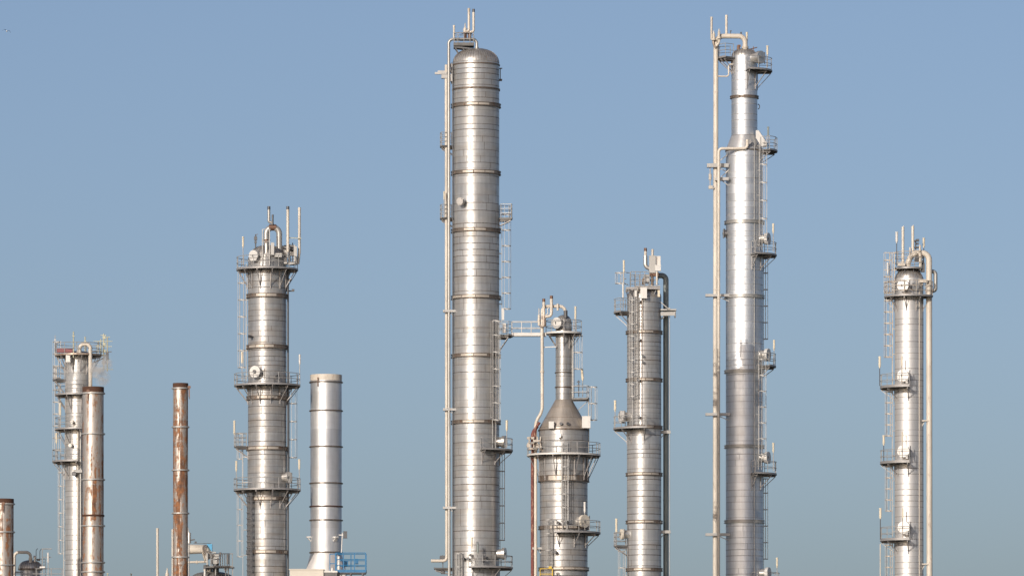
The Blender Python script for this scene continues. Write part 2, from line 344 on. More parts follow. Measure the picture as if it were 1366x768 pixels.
# ------------------------------------------------------------------ a thing measured against the photograph
class Thing:
    """an Empty on the ground at its true place; P() turns a measurement into metres beside it"""
    def __init__(s, name, px, depth, label, cat, group=None, R=None):
        s.cy = depth; s.f = (D+depth)/D; s.px = px
        s.ox = (px-683)/PXM*s.f; s.R = (R/PXM*s.f) if R else 0; s.rng = random.Random(int(px*13))
        s.e = bpy.data.objects.new(name, None); COL.objects.link(s.e); s.e.location = (s.ox, depth, 0); s.e.empty_display_size = 2
        tag(s.e, label, cat, group, 'thing')
    def m(s, n): return n/PXM*s.f
    def z(s, py, d=0.0): return CAMZ+(ZB-CAMZ+(768-py)/PXM)*(D+s.cy+d)/D
    def P(s, px, py, d=0.0):
        f = (D+s.cy+d)/D
        return Vector(((px-683)/PXM*f-s.ox, d, s.z(py, d)))
    def ang(s, px, r=None):
        r = r or s.R; return math.degrees(math.asin(max(-1, min(1, s.m(px-s.px)/r))))
    def put(s, mb, name, mat, parent=None, **kw): return mb.build(name, mat, parent or s.e, **kw)

    def shell(s, prof, mat, name='shell', **kw):
        """prof: (radius px, y px) from the bottom up; y None = ground"""
        p = [(s.m(r), 0.0 if y is None else s.z(y, 0)) for r, y in prof]
        return s.put(shell_mesh(p, s.rng, **kw), name, mat)
    def dome(s, y_sh, y_top, r=None, mat='dome', name='dome', flutes=0):
        r = s.m(r) if r else s.R; z0 = s.z(y_sh); h = s.z(y_top)-z0; n = 10
        mb = MB(); prof = []
        for i in range(n+1):
            a = math.pi/2*i/n; prof.append((max(r*math.cos(a)**0.8, 0.03), z0+h*math.sin(a)))
        if flutes:
            # gores: thin raised laps running up the dome
            mb.lathe(prof, 72, cap=False); nf = len(mb.f)
            g = mb
            for k in range(flutes):
                a = 2*math.pi*k/flutes; pts = [(q*math.sin(a), -q*math.cos(a), z) for q, z in prof[:7]]
                for i in range(len(pts)-1): g.beam(pts[i], pts[i+1], 0.035, 0.025)
            mb.mi = {i: 1 for i in range(nf, len(mb.f))}
            return s.put(mb, name, mat, extra=['band'])
        mb.lathe(prof, 56); return s.put(mb, name, mat)
    def ring(s, py, h=5, out=1.8, r=None, mat='band', panels=True, name='stiffening_ring', front=0.6):
        r = s.m(r) if r else s.R; hh = s.m(h); z = s.z(py, -r*front)
        mb = MB(); mb.sector(r-0.05, r+s.m(out), z-hh/2, z+hh/2, 0, 360)
        mb.sector(r-0.05, r+s.m(out)+0.04, z+hh/2-0.06, z+hh/2+0.002, 0, 360)
        mb.sector(r-0.05, r+s.m(out)+0.04, z-hh/2-0.002, z-hh/2+0.06, 0, 360)
        if panels:
            nf = len(mb.f); pm = mb; st = s.rng.uniform(-8, 6); w = s.rng.uniform(26, 34)
            for k in range(-2, 3):
                a = st+k*w
                if k not in (0, -1) and s.rng.random() < 0.7: continue
                pm.sector(r+s.m(out)-0.01, r+s.m(out)+0.02, z-hh/2+0.08, z+hh/2-0.08, a+1, a+w-1)
            mb.mi = {i: 1 for i in range(nf, len(mb.f))}
        return s.put(mb, name, mat, extra=['band_light'])
    def platform(s, py, rout, a0, a1, rail=15, r=None, at=None, brackets=None, mat='steel', gap=None, drop=1.3, mids=1, edge='edge', toe=0.05):
        r = s.m(r) if r else s.R; ro = s.m(rout)
        mid = 0 if a1-a0 >= 359 else (a0+a1)/2
        if at is not None: mid = at
        z = s.z(py, -ro*math.cos(R_(mid)))
        mb = MB(); mb.sector(r+0.03, ro-0.02, z-0.05, z, a0, a1)
        n = max(2, int((a1-a0)/14))
        for i in range(n+1):
            a = R_(a0+(a1-a0)*i/n); mb.beam(((r+0.03)*math.sin(a), -(r+0.03)*math.cos(a), z-0.11), ((ro-0.03)*math.sin(a), -(ro-0.03)*math.cos(a), z-0.11), 0.06, 0.12)
        dk = s.put(mb, 'platform', 'deck')
        e = MB(); e.sector(ro-0.02, ro+0.02, z-0.12, z+toe, a0, a1); s.put(e, 'toe_plate', edge, dk)
        if rail: s.railing(dk, ro-0.03, z, s.m(rail), a0, a1, mat, gap, mids, r if a1-a0 < 359 else None)
        if brackets is None:
            k = max(2, int((a1-a0)/38)+1); brackets = [a0+4+(a1-a0-8)*i/(k-1) for i in range(k)] if a1-a0 < 359 else [i*30+12 for i in range(12)]
        for a in brackets:
            t = R_(a); sx, sy = math.sin(t), -math.cos(t)
            b = MB(); b.beam(((r-0.02)*sx, (r-0.02)*sy, z-0.24), ((ro-0.08)*sx, (ro-0.08)*sy, z-0.22), 0.07, 0.11)
            b.beam(((ro-0.15)*sx, (ro-0.15)*sy, z-0.28), ((r+0.0)*sx, (r+0.0)*sy, z-0.28-drop), 0.065)
            b.beam(((r+0.03)*sx, (r+0.03)*sy, z-0.3-drop-0.15), ((r+0.03)*sx, (r+0.03)*sy, z-0.25), 0.12, 0.06)
            s.put(b, 'bracket', 'bracket_steel', dk)
        return dk
    def railing(s, parent, ro, z, h, a0, a1, mat, gap=None, mids=1, rin=None):
        mb = MB(); full = a1-a0 >= 359
        n = max(2, round((a1-a0)*math.pi/180*ro/1.25)); N = max(4, int((a1-a0)/6))
        spans = [(a0, a1)] if not gap else [(a0, gap[0]), (gap[1], a1)]
        for lv in range(mids+1):
            zz = z+h*(lv+1)/(mids+1)
            for (p, q) in spans:
                k = max(2, int((q-p)/6)); pts = []
                for i in range(k+1):
                    a = R_(p+(q-p)*i/k); pts.append((ro*math.sin(a), -ro*math.cos(a), zz))
                mb.tube(pts, 0.032, 5)
        for i in range(n if full else n+1):
            a = a0+(a1-a0)*i/n
            if gap and gap[0] < a < gap[1]: continue
            a = R_(a); mb.tube([(ro*math.sin(a), -ro*math.cos(a), z-0.1), (ro*math.sin(a), -ro*math.cos(a), z+h)], 0.036, 5)
        if rin:
            for ad in (a0, a1):
                a = R_(ad)
                for lv in range(mids+1):
                    zz = z+h*(lv+1)/(mids+1)
                    mb.tube([(ro*math.sin(a), -ro*math.cos(a), zz), ((rin+0.15)*math.sin(a), -(rin+0.15)*math.cos(a), zz)], 0.03, 5)
                mb.tube([((rin+0.2)*math.sin(a), -(rin+0.2)*math.cos(a), z-0.05), ((rin+0.2)*math.sin(a), -(rin+0.2)*math.cos(a), z+h)], 0.034, 5)
        return s.put(mb, 'railing', mat, parent)
    def ladder(s, a, y0, y1, cage=None, r=None, off=2.6, depth=0.72, mat='steel', hoops=21, width=0.46, cmat=None):
        """caged ladder up the shell at angle a from y0 (top) to y1 (bottom); cage = (top, bottom) in px"""
        r = (s.m(r) if r else s.R)+s.m(off); t = R_(a); n = Vector((math.sin(t), -math.cos(t), 0)); tx = Vector((math.cos(t), math.sin(t), 0))
        dd = -r*math.cos(t); z1 = s.z(y0, dd); z0 = 0.3 if y1 is None else s.z(y1, dd)
        mb = MB(); c = n*r
        for sg in (-1, 1): mb.beam(c+tx*sg*width/2+Vector((0, 0, z0)), c+tx*sg*width/2+Vector((0, 0, z1)), 0.075, 0.05)
        z = z0+0.2
        while z < z1:
            mb.tube([c-tx*width/2+Vector((0, 0, z)), c+tx*width/2+Vector((0, 0, z))], 0.018, 4, caps=False); z += 0.30
        z = z0+0.5
        while z < z1:
            for sg in (-1, 1): mb.beam(c+tx*sg*width/2+Vector((0, 0, z)), c+tx*sg*width/2-n*s.m(off)+Vector((0, 0, z)), 0.05)
            z += 2.4
        o = s.put(mb, 'ladder', mat)
        if cage:
            cz1 = s.z(cage[0], dd); cz0 = 2.5 if cage[1] is None else s.z(cage[1], dd)
            g = MB(); pts = []
            cr = depth/2+0.02
            for k in range(13):
                q = R_(-20+220*k/12); pts.append((math.cos(q)*cr*1.02, math.sin(q)*cr+depth-cr))
            pts = [(width/2, 0)]+pts+[(-width/2, 0)]
            step = s.m(hoops); z = cz0
            while z < cz1+step*0.3:
                zz = min(z, cz1)
                w = [c+tx*x+n*y for x, y in pts]
                for i in range(len(w)-1): g.beam(w[i]+Vector((0, 0, zz)), w[i+1]+Vector((0, 0, zz)), 0.02, 0.075)
                z += step
            for k in (1, 4, 7, 10, 13):
                x, y = pts[k]; p = c+tx*x+n*y
                g.beam(p+Vector((0, 0, cz0)), p+Vector((0, 0, cz1)), 0.05, 0.035)
            s.put(g, 'safety_cage', cmat or mat, o)
        return o
    def manway(s, px, py, r=7, a=None, length=0.55, mat='white', rs=None, name='manway', nozzle=True, hinge=True):
        rs = s.m(rs) if rs else s.R; a = s.ang(px, rs+length) if a is None else a
        t = R_(a); n = Vector((math.sin(t), -math.cos(t), 0)); tx = Vector((math.cos(t), math.sin(t), 0)); z = s.z(py, -(rs+length)*math.cos(t)); rr = s.m(r)
        b = MB(); b.tube([n*(rs-0.3)+Vector((0, 0, z)), n*(rs+length*0.62)+Vector((0, 0, z))], rr*0.78, 28)
        o = s.put(b, name, 'cover')
        c = MB(); c.tube([n*(rs+length*0.60)+Vector((0, 0, z)), n*(rs+length)+Vector((0, 0, z))], rr, 32)
        cv = s.put(c, 'manway_cover', mat, o)
        if hinge:
            h = MB(); h.tube([n*(rs+length*0.8)+tx*(rr+0.07)+Vector((0, 0, z-rr*0.9)), n*(rs+length*0.8)+tx*(rr+0.07)+Vector((0, 0, z+rr*0.9))], 0.045, 6)
            h.beam(n*(rs+length+0.03)+tx*(-rr*0.2)+Vector((0, 0, z-0.1)), n*(rs+length+0.03)+tx*(-rr*0.2)+Vector((0, 0, z+0.12)), 0.16, 0.05)
            s.put(h, 'hinge', 'dark', o)
        return o
    def nozzle(s, px, py, r=3.5, a=None, length=0.5, mat='cover', rs=None, name='nozzle'):
        rs = s.m(rs) if rs else s.R; a = s.ang(px, rs+length) if a is None else a
        t = R_(a); n = Vector((math.sin(t), -math.cos(t), 0)); z = Vector((0, 0, s.z(py, -rs*math.cos(t)))); rr = s.m(r)
        b = MB(); b.tube([n*(rs-0.3)+z, n*(rs+length)+z], rr*0.6, 16); b.tube([n*(rs+length*0.55)+z, n*(rs+length*0.72)+z], rr, 20); b.tube([n*(rs+length*0.78)+z, n*(rs+length*0.98)+z], rr, 20)
        tx = Vector((math.cos(t), math.sin(t), 0))
        for k in range(8):
            q = 2*math.pi*k/8; p = n*(rs+length*0.5)+tx*math.cos(q)*rr*0.84+Vector((0, 0, math.sin(q)*rr*0.84))+z
            b.tube([p, p+n*length*0.6], 0.03, 5)
        return s.put(b, name, mat)
    def lamp(s, px, y0, y1, ybase, d, lean=0.0, r=1.3, mat='lamp', post='steel'):
        a = s.P(px, y1, d); b = s.P(px+lean, y0, d); base = s.P(px, ybase, d)
        mb = MB(); mb.tube([a, b], s.m(r), 10); mb.tube([a-Vector((0, 0, 0.12)), a+Vector((0, 0, 0.05))], s.m(r)*0.6, 8); mb.tube([b-Vector((0, 0, 0.06)), b+Vector((0, 0, 0.06))], s.m(r)*1.12, 10)
        o = s.put(mb, 'flood_lamp', mat)
        q = MB(); q.tube([base, a], 0.04, 6); s.put(q, 'lamp_post', post, o); return o
    def pipe(s, pts, r, mat='pipe', name='riser_pipe', bend=8, d=0.0, flanges=(), seg=16, parent=None):
        """pts: (px, py[, depth])"""
        w = [s.P(p[0], p[1], p[2] if len(p) > 2 else d) if p[1] is not None else Vector((s.P(p[0], 700, p[2] if len(p) > 2 else d).x, p[2] if len(p) > 2 else d, 0.0)) for p in pts]
        mb = MB(); mb.tube(w, s.m(r), seg, s.m(bend))
        if r >= 1.9:
            for a_, b_ in zip(w[:-1], w[1:]):
                L_ = (b_-a_).length
                if L_ > 12:
                    dv = (b_-a_)/L_; t_ = s.rng.uniform(4, 7)
                    while t_ < L_-2:
                        mb.tube([a_+dv*(t_-0.035), a_+dv*(t_+0.035)], s.m(r)+0.022, seg); t_ += s.rng.uniform(5.5, 9)
        for (i, q) in flanges:
            a, b = w[i], w[i+1]; c = a.lerp(b, q); dv = (b-a).normalized()
            mb.tube([c-dv*0.09, c-dv*0.01], s.m(r)*1.35, seg); mb.tube([c+dv*0.01, c+dv*0.09], s.m(r)*1.35, seg)
        return s.put(mb, name, mat, parent)
    def vent(s, px, y0, y1, d, r=1.5, elbow=None, mat='pipe', cut=True, tip=None, name='vent_pipe', base=None):
        """upright open pipe; elbow=(px,py) the foot it swings to"""
        pts = [(px, y0), (px, y1)]
        if elbow: pts = [(px, y0), (px, elbow[1]), (elbow[0], elbow[1])]+([(elbow[0], base)] if base else [])
        o = s.pipe(pts, r, mat, name, bend=5, d=d)
        tp = s.P(px, y0, d); rr = s.m(r)
        t = MB(); t.tube([tp-Vector((0, 0, 0.25)), tp+Vector((0, 0, 0.05))], rr*1.07, 12, caps=False); t.tube([tp-Vector((0, 0, .05)), tp+Vector((0, 0, 0.012))], rr*0.85, 12)
        s.put(t, 'pipe_tip', tip or 'dark', o)
        return o
    def boxp(s, x0, y0, x1, y1, d, dep, mat, name, parent=None, rz=0.0, trim=True):
        a = s.P(x0, y1, d); b = s.P(x1, y0, d); c = (a+b)/2; sz = (abs(b.x-a.x), dep, abs(b.z-a.z))
        mb = MB(); mb.box(c, sz, rz)
        if trim:
            for k in (-1, 1):
                mb.box((c.x, c.y, c.z+k*(sz[2]/2-0.04)), (sz[0]+0.03, dep+0.03, 0.05), rz)
        return s.put(mb, name, mat, parent)
    def support(s, py, x0, x1, d=0.0, h=3.0, arms=2, mat='steel', name='pipe_support', xin=None):
        """bracket frame from the shell out round the risers"""
        mb = MB(); a = s.P(x0, py, d); b = s.P(x1, py, d); hh = s.m(h)
        for k in range(arms):
            dy = (k-(arms-1)/2)*0.55; mb.beam((a.x, a.y+dy, a.z), (b.x, b.y+dy, b.z), 0.12, hh)
        mb.beam((a.x, a.y-0.35, a.z), (a.x, a.y+0.35, a.z), 0.14, hh); c = a.lerp(b, 0.5)
        mb.beam((c.x, c.y-0.35, c.z), (c.x, c.y+0.35, c.z), 0.12, hh*0.9)
        sg = 1 if b.x > a.x else -1
        mb.beam((c.x, c.y, c.z-hh/2), (b.x, b.y, b.z-hh/2-0.5), 0.08)
        return s.put(mb, name, mat)

#@@SETTING
# ------------------------------------------------------------------ setting
g = NT('ground_gravel')
oc = g.n('ShaderNodeTexCoord').outputs['Object']
n1 = g.noise(oc, 0.02, 6); n2 = g.noise(oc, 1.5, 6)
c = g.mix(g.ramp(n1, 0.4, 0.6), (0.16, 0.145, 0.12, 1), (0.10, 0.12, 0.06, 1)); c = g.mix(g.ramp(n2, 0.3, 0.7, 0, 0.5), c, (0.22, 0.2, 0.17, 1))
g.l(c, g.b.inputs['Base Color']); g.b.inputs['Roughness'].default_value = 0.95
mb = MB(); mb.add([(-9000, -9000, 0), (9000, -9000, 0), (9000, 9000, 0), (-9000, 9000, 0)], [(0, 1, 2, 3)])
tag(mb.build('ground', g.m), 'flat gravel and grass ground of the refinery site', kind='structure')
g = NT('concrete_paving'); oc = g.n('ShaderNodeTexCoord').outputs['Object']
c = g.mix(g.noise(oc, 0.3, 6), (0.26, 0.25, 0.23, 1), (0.36, 0.35, 0.32, 1)); g.l(c, g.b.inputs['Base Color']); g.b.inputs['Roughness'].default_value = 0.9
mb = MB(); mb.box((0, 2, -0.06), (130, 60, 0.2)); mb.build('paving', g.m)['kind'] = 'structure'

GT = 'distillation columns of the refinery'

# ================================================================== far left column with steam
T = Thing('distillation_column', 104.5, 10, 'far left silver column with yellow masts on top, steaming beside a rusty stack', 'refinery column', GT, R=17.5)
T.shell([(17.5, None), (17.5, 474)], M['t0'], step=(0.4, 0.62))
T.dome(474, 468, mat='dome')
T.platform(471, 31, 0, 360, rail=15, edge='pipe_brown', mat='steel', drop=1.5)
rd = T.boxp(76, 465, 97, 470, -1.6, 0.5, 'red', 'red_screen')
T.pipe([(106, 474), (106, 459), (120.5, 459), (120.5, None)], 2.6, 'pipe', 'overhead_pipe', bend=6, d=-1.75)
T.boxp(88, 472.5, 94, 483, -1.75, 0.4, 'white', 'junction_box')
for (x, y0, y1, d, mm) in ((98, 442, 477, -2.1, 'olive'), (73.5, 447, 471, -0.5, 'steel'), (131, 455, 471, 0.6, 'olive'), (113.5, 449, 470, 1.8, 'olive')):
    mb = MB(); mb.tube([T.P(x, y1, d), T.P(x, y0, d)], 0.065 if x > 74 else 0.035, 6); mb.box(T.P(x, y0+6, d), (0.22, 0.1, 0.12)); T.put(mb, 'mast', mm)
mb = MB()
for x, ya, yb in ((138.3, 445, 492), (143.2, 449, 495), (134.5, 452, 474)):
    mb.tube([T.P(x, yb, 0), T.P(x, ya, 0)], 0.06, 6)
for y, xa, xb in ((447, 134, 142), (455, 125, 150), (462, 127, 149), (449.5, 140, 147), (473, 131, 144), (479, 134, 147), (492.5, 137, 151)):
    mb.beam(T.P(xa, y, 0), T.P(xb, y, 0), 0.06)
for y in (450, 459, 468): mb.box(T.P(139, y, 0), (0.3, 0.2, 0.3))
T.put(mb, 'lifting_davit', 'olive')
mb = MB()
mb.box(T.P(143, 475, 0), (0.28, 0.3, 0.75)); mb.box(T.P(139, 483, 0), (0.4, 0.3, 0.3))
mb.beam(T.P(122, 474, 0), T.P(143, 474, 0), 0.1); mb.beam(T.P(121, 486, 0), T.P(143, 474.5, 0), 0.09); mb.beam(T.P(122, 469, 0), T.P(149, 469, 0), 0.08)
T.put(mb, 'winch', 'dark')
T.platform(506, 34, -110, -62, rail=16, at=-90)
T.boxp(72, 489, 76, 503, -0.4, 0.35, 'steel', 'cable_box')
T.platform(525, 31, -118, 20, rail=12, at=-60, edge='edge')
T.platform(571, 31.5, -122, 12, rail=15, at=-60)
T.platform(614, 34.5, -122, 3, rail=15, at=-60)
T.lamp(80.2, 538, 553, 571, -0.6); T.lamp(75.3, 578, 590, 614, -0.6); 
T.ladder(-92, 617, None, cage=(617, 738), depth=0.55, hoops=18, off=2); T.ladder(-85, 455, 614, cage=(455, 600), depth=0.75, hoops=16, off=6)
T.pipe([(104, 575), (104, None)], 1.0, 'pipe', d=-1.45); T.pipe([(107.5, 575), (107.5, None)], 1.4, 'pipe_grey', d=-1.5)
T.nozzle(95, 594, 2.6); T.nozzle(97, 563, 2.2); T.nozzle(100.5, 632, 3, length=0.7, mat='dark'); T.boxp(98, 626, 109.5, 630, -1.7, 0.3, 'steel', 'pipe_clamp')

# ================================================================== rusty stacks
GS = 'rusty chimney stacks'
def stack(px, R, top, rings, matn, label, depth=-5, lamp=None, seedstep=(1.6, 2.6), bands=(), hook=None):
    T = Thing('chimney_stack', px, depth, label, 'chimney', GS, R=R)
    T.shell([(R, None), (R, top+7)], M[matn], step=seedstep, seam_h=0.03)
    rim = MB(); z0 = T.z(top+7); z1 = T.z(top); r = T.R
    rim.lathe([(r, z0), (r+0.03, z0), (r+0.03, z1), (r-0.06, z1), (r-0.06, z0-1.5)], 56)
    b = shell_mesh([(r+0.02, z0), (r+0.02, z1)], T.rng, step=(2, 3)); b.f.pop()
    b2 = len(b.v)
    T.put(rim, 'rim_lining', 'rustrim'); T.put(b, 'rim', 'rustrim')
    mb = MB(); mb.lathe([(r-0.07, z0-1.5), (0.02, z0-1.5)], 40); T.put(mb, 'flue_plug', 'dark')
    for y in rings: T.ring(y, 1.8, 1.4, mat='steel', panels=False, name='hoop')
    for y in bands: T.ring(y, 2.2, 0.5, mat='rustrim', panels=False, name='weld_band')
    if hook:
        x, y0, y1 = hook; d = -math.sqrt(max(0.0, (T.R+0.1)**2-min(T.m(x-px)**2, T.R**2)))
        mb = MB(); mb.beam(T.P(x, y0, d), T.P(x, y1, d), 0.11); mb.box(T.P(x, y0+2, d), (0.3, 0.14, 0.2)); mb.tube([T.P(x, y1, d), T.P(x+0.5, y1+3, d)], 0.035, 6); T.put(mb, 'lifting_lug', 'copper')
    return T
stack(124.3, 14, 516, (524, 578, 639, 700.6, 749.5, 762), 'rust1', 'rusty stack with a red-brown rim in front of the steaming column', bands=(687,), hook=(117.5, 519, 531))
stack(4.5, 13.6, 665, (671.5, 709, 753), 'rust0', 'lowest rusty stack, cut by the left edge of the photo', hook=(4.3, 669, 680))
stack(240.8, 9.9, 511, (517.5, 569, 626.5, 684, 742.5), 'rust2', 'thin rusty stack standing alone left of the column with the arched pipe', hook=(252.3, 514, 529))

# ================================================================== silver stack
T = Thing('chimney_stack', 435, 2, 'plain silver stack with a cream rim beside a small blue platform', 'chimney', None, R=20.8)
T.shell([(20.8, 737), (20.8, 508)], M['s3'], step=(1.5, 2.4), seam_h=0.025)
rim = MB(); r = T.R; rim.lathe([(r-0.0, T.z(508)), (r+0.03, T.z(508)), (r+0.03, T.z(500)), (r-0.06, T.z(500)), (r-0.06, T.z(520)), (0.02, T.z(520))], 64); T.put(rim, 'rim', 'pipe')
for y, mm in ((509, 'band'), (547, 'band'), (595, 'band'), (643.7, 'band'), (674.7, 'rustrim'), (693, 'band'), (736, 'band')): T.ring(y, 1.3, 1.2, mat=mm, panels=False, name='hoop')
# square-to-round base
mb = MB(); seg = 48; zt, zb = T.z(736.5), T.z(762); hw = T.m(27)
top = []; bot = []
for k in range(seg):
    a = 2*math.pi*k/seg; x, y = math.sin(a), -math.cos(a); mx = max(abs(x), abs(y)); top.append((x*T.R, y*T.R, zt)); bot.append((x/mx*hw, y/mx*hw, zb))
low = [(p[0], p[1], 0) for p in bot]
mb.add(top+bot+low, [(seg+k, seg+(k+1) % seg, (k+1) % seg, k) for k in range(seg)]+[(2*seg+k, 2*seg+(k+1) % seg, seg+(k+1) % seg, seg+k) for k in range(seg)])
T.put(mb, 'base_transition', 'cover', sharp=12)
mb = MB(); mb.beam(T.P(424, 503, -1.35), T.P(424, 508, -1.35), 0.22, 0.1); mb.tube([T.P(424, 508, -1.4), T.P(424, 515, -1.4)], 0.05, 6); T.put(mb, 'lifting_lug', 'copper')
for x, a in ((411, -80), (449, 35)):
    t = R_(a); n = Vector((math.sin(t), -math.cos(t), 0)); z = T.z(716, -1.2 if a > 0 else 0); b = MB()
    b.beam(n*(T.R-0.05)+Vector((0, 0, z)), n*(T.R+0.42)+Vector((0, 0, z)), 0.34, 0.12); b.beam(n*(T.R+0.3)+Vector((0, 0, z-0.05)), n*(T.R-0.02)+Vector((0, 0, z-0.42)), 0.3, 0.07); T.put(b, 'lug', 'white')
mb = MB(); mb.tube([T.P(455.5, 737, -1.2), T.P(456.8, 710, -1.2)], 0.05, 6); mb.beam(T.P(452, 713, -1.2), T.P(458, 713, -1.2), 0.08); T.put(mb, 'post', 'white')
T.boxp(458, 708, 463, 717.5, -1.2, 0.3, 'dark', 'flood_lamp')

# cabin beside it and blue platform
C = Thing('filter_house', 409, -1.5, 'beige flat-topped box building at the foot of the silver stack', 'building')
z1 = C.z(759.5, -3); mb = MB(); x0 = C.P(386.5, 760, -3).x; x1 = C.P(431.5, 760, -3).x
mb.box(((x0+x1)/2, -1.2, z1/2), (x1-x0, 3.6, z1)); C.put(mb, 'wall', 'wall')
mb = MB(); mb.box(((x0+x1)/2, -1.2, z1+0.045), (x1-x0+0.14, 3.74, 0.09)); C.put(mb, 'roof', 'wall')
mb = MB(); x2 = C.P(450, 760, -2).x; mb.box(((x1+x2)/2+0.01, -1.35, z1/2-0.12), (x2-x1, 3.0, z1-0.2)); C.put(mb, 'side_bay', 'deck')
mb = MB(); mb.box(((x1+x2)/2+0.03, -1.35, z1-0.16), (x2-x1+0.02, 3.1, 0.16)); C.put(mb, 'side_roof', 'white')
Bp = Thing('access_platform', 465, -3, 'bright blue railed platform right of the silver stack', 'platform')
xa, xb, ya, yb = Bp.P(448, 760).x, Bp.P(488, 760).x, -1.0, 1.4
zd = Bp.z(762.5, -1)
mb = MB(); mb.box(((xa+xb)/2, (ya+yb)/2, zd-0.06), (xb-xa, yb-ya, 0.12)); 
for t in (0.1, 0.5, 0.9): mb.box((xa+(xb-xa)*t, (ya+yb)/2, zd-0.27), (0.14, yb-ya, 0.3))
Bp.put(mb, 'deck', 'dark')
mb = MB()
mb.box(((xa+xb)/2, ya, zd+0.1), (xb-xa, 0.03, 0.26)); mb.box((xb, (ya+yb)/2, zd+0.1), (0.03, yb-ya, 0.26)); Bp.put(mb, 'toe_plate', 'blue')
mb = MB(); h = Bp.m(25.5)
for zz in (h, h*0.66, h*0.36):
    mb.tube([(xa, ya, zd+zz), (xb, ya, zd+zz), (xb, yb, zd+zz), (xa, yb, zd+zz)], 0.045, 6); 
for x in (xa, xa+0.75, xa+(xb-xa)*0.63, xb): mb.beam((x, ya, zd), (x, ya, zd+h), 0.1)
for x in (xa, xa+1.4, xb): mb.beam((x, yb, zd), (x, yb, zd+h), 0.1)
mb.box((xa+1.95, yb, zd+h*0.62), (0.3, 0.1, 0.5)); mb.box((xa+0.9, yb, zd+h*0.5), (0.45, 0.1, 0.5))
Bp.put(mb, 'railing', 'blue')
mb = MB(); 
for t in (0.12, 0.88):
    x = xa+(xb-xa)*t; mb.beam((x, 0.2, 0), (x, 0.2, zd-0.4), 0.2)
Bp.put(mb, 'leg', 'dark'); 
mb = MB(); mb.beam((xa-0.6, yb-0.3, zd-0.1), (xa-0.6, yb-0.3, zd+h), 0.08); mb.beam((xa-0.6, yb-0.3, zd+h), (xa, yb-0.3, zd+h), 0.08); mb.beam((xa-0.6, yb-0.3, zd+h*.5), (xa, yb-0.3, zd+h*.5), 0.08); Bp.put(mb, 'gate', 'blue')
mb = MB(); mb.tube([(xa+0.28, 0.2, zd), (xa+0.28, 0.2, zd+1.55)], 0.14, 12); mb.tube([(xa-0.35, 0.2, zd), (xa-0.35, 0.2, zd+0.45)], 0.1, 12); Bp.put(mb, 'cable_duct', 'white')

# ================================================================== column with the arched pipe
T = Thing('distillation_column', 356.5, 0, 'stained silver column with an arched pipe and two tall vents above its round top deck', 'refinery column', GT, R=26)
T.shell([(26.2, None), (26.2, 598), (25.6, 597), (25.6, 344)], M['t1'], step=(0.42, 0.72))
T.dome(346, 327, r=24.5, flutes=28)
for y in (394, 462, 530, 597.5, 664.8, 735.5): T.ring(y, 5.2, 1.8)
T.platform(355.5, 41, 0, 360, rail=16, drop=1.5, at=0)
T.platform(510.5, 44, 0, 360, rail=15, at=0, drop=1.4)
T.platform(650.5, 44.5, 0, 360, rail=15, at=0, drop=1.4)
T.platform(595, 44, -104, -72, rail=17, at=-90, mids=2, drop=0.8)
T.ladder(-90, 352, 508, cage=(357, 490), off=2, depth=0.8, hoops=22.5); T.ladder(92, 512, 650, cage=(514, 610), off=3.5, depth=0.72, hoops=24)
T.ladder(-88, 655, None, cage=(655, 742), off=6.5, depth=0.55, hoops=21); T.ladder(-95, 577, 650, cage=(577, 612), off=7, depth=0.55, hoops=17)
# dark service pipes and cable tray
T.pipe([(384.2, 360), (384.2, None)], 1.3, 'dark', 'reflection_strip', d=-0.4)
mb = MB(); p0 = T.P(331.5, 655, -1.9)
for k in range(4):
    x = p0.x+0.14*k-0.1; mb.tube([(x, -1.6-0.1*k, 0), (x, -1.6-0.1*k, p0.z)], 0.055, 6)
z = 20
while z < p0.z: mb.box((p0.x+0.1, -1.75, z), (0.62, 0.3, 0.07)); z += 0.55
T.put(mb, 'cable_tray', 'dark')
# arch
T.pipe([(355.3, 345), (355.3, 303.5), (372.5, 303.5), (372.5, 345)], 3.9, 'pipe_grey', 'overhead_pipe', bend=8.8, d=-0.3, seg=20, flanges=((0, 0.6),))
mb = MB(); c = T.P(363.8, 303.5, -0.3); mb.tube([c+Vector((-0.35, 0, 0)), c+Vector((0.35, 0, 0))], T.m(4.2), 20); T.put(mb, 'pipe_joint', 'copper')
T.vent(358.7, 276, 298, -0.3, 1.9, elbow=(363.5, 296.5), base=302, mat='pipe_grey')
T.vent(363.8, 287, 300, -0.5, 1.2, mat='dark')
T.vent(384, 276, 336, -0.8, 1.9, tip='dark'); T.vent(399.4, 277.5, 338, -0.3, 1.8, tip='pipe')
T.pipe([(399.4, 335), (397.5, 352)], 1.9, 'pipe', 'vent_foot', d=-0.3)
mb = MB(); mb.beam(T.P(382, 317, -0.6), T.P(402, 318, -0.6), 0.07); T.put(mb, 'vent_stay', 'olive')
T.manway(338.8, 341, 7.4, rs=24.5, length=0.5)
T.lamp(324.2, 316.5, 329, 353, -0.9)
mb = MB(); 
for (x0, y0, x1, y1, d) in ((376, 350, 397, 353, -0.4), (375, 328, 384, 344, 0.3), (387, 327, 394, 341, 0.2), (392, 329, 396, 352, -0.6), (377, 344, 383, 352, -0.6), (366, 338, 376, 343, -1.6)):
    a, b = T.P(x0, y1, d), T.P(x1, y0, d); mb.box((a+b)/2, (abs(b.x-a.x), 0.5, abs(b.z-a.z)))
T.put(mb, 'instrument_cabinet', 'pipe_grey')
mb = MB(); mb.tube([T.P(379, 330, 0.2), T.P(392, 333, 0)], 0.24, 12); mb.tube([T.P(386, 326, 0), T.P(386, 350, 0)], 0.12, 8); mb.tube([T.P(390.3, 324, 0), T.P(390.3, 352, 0)], 0.05, 6); T.put(mb, 'valve', 'dark')
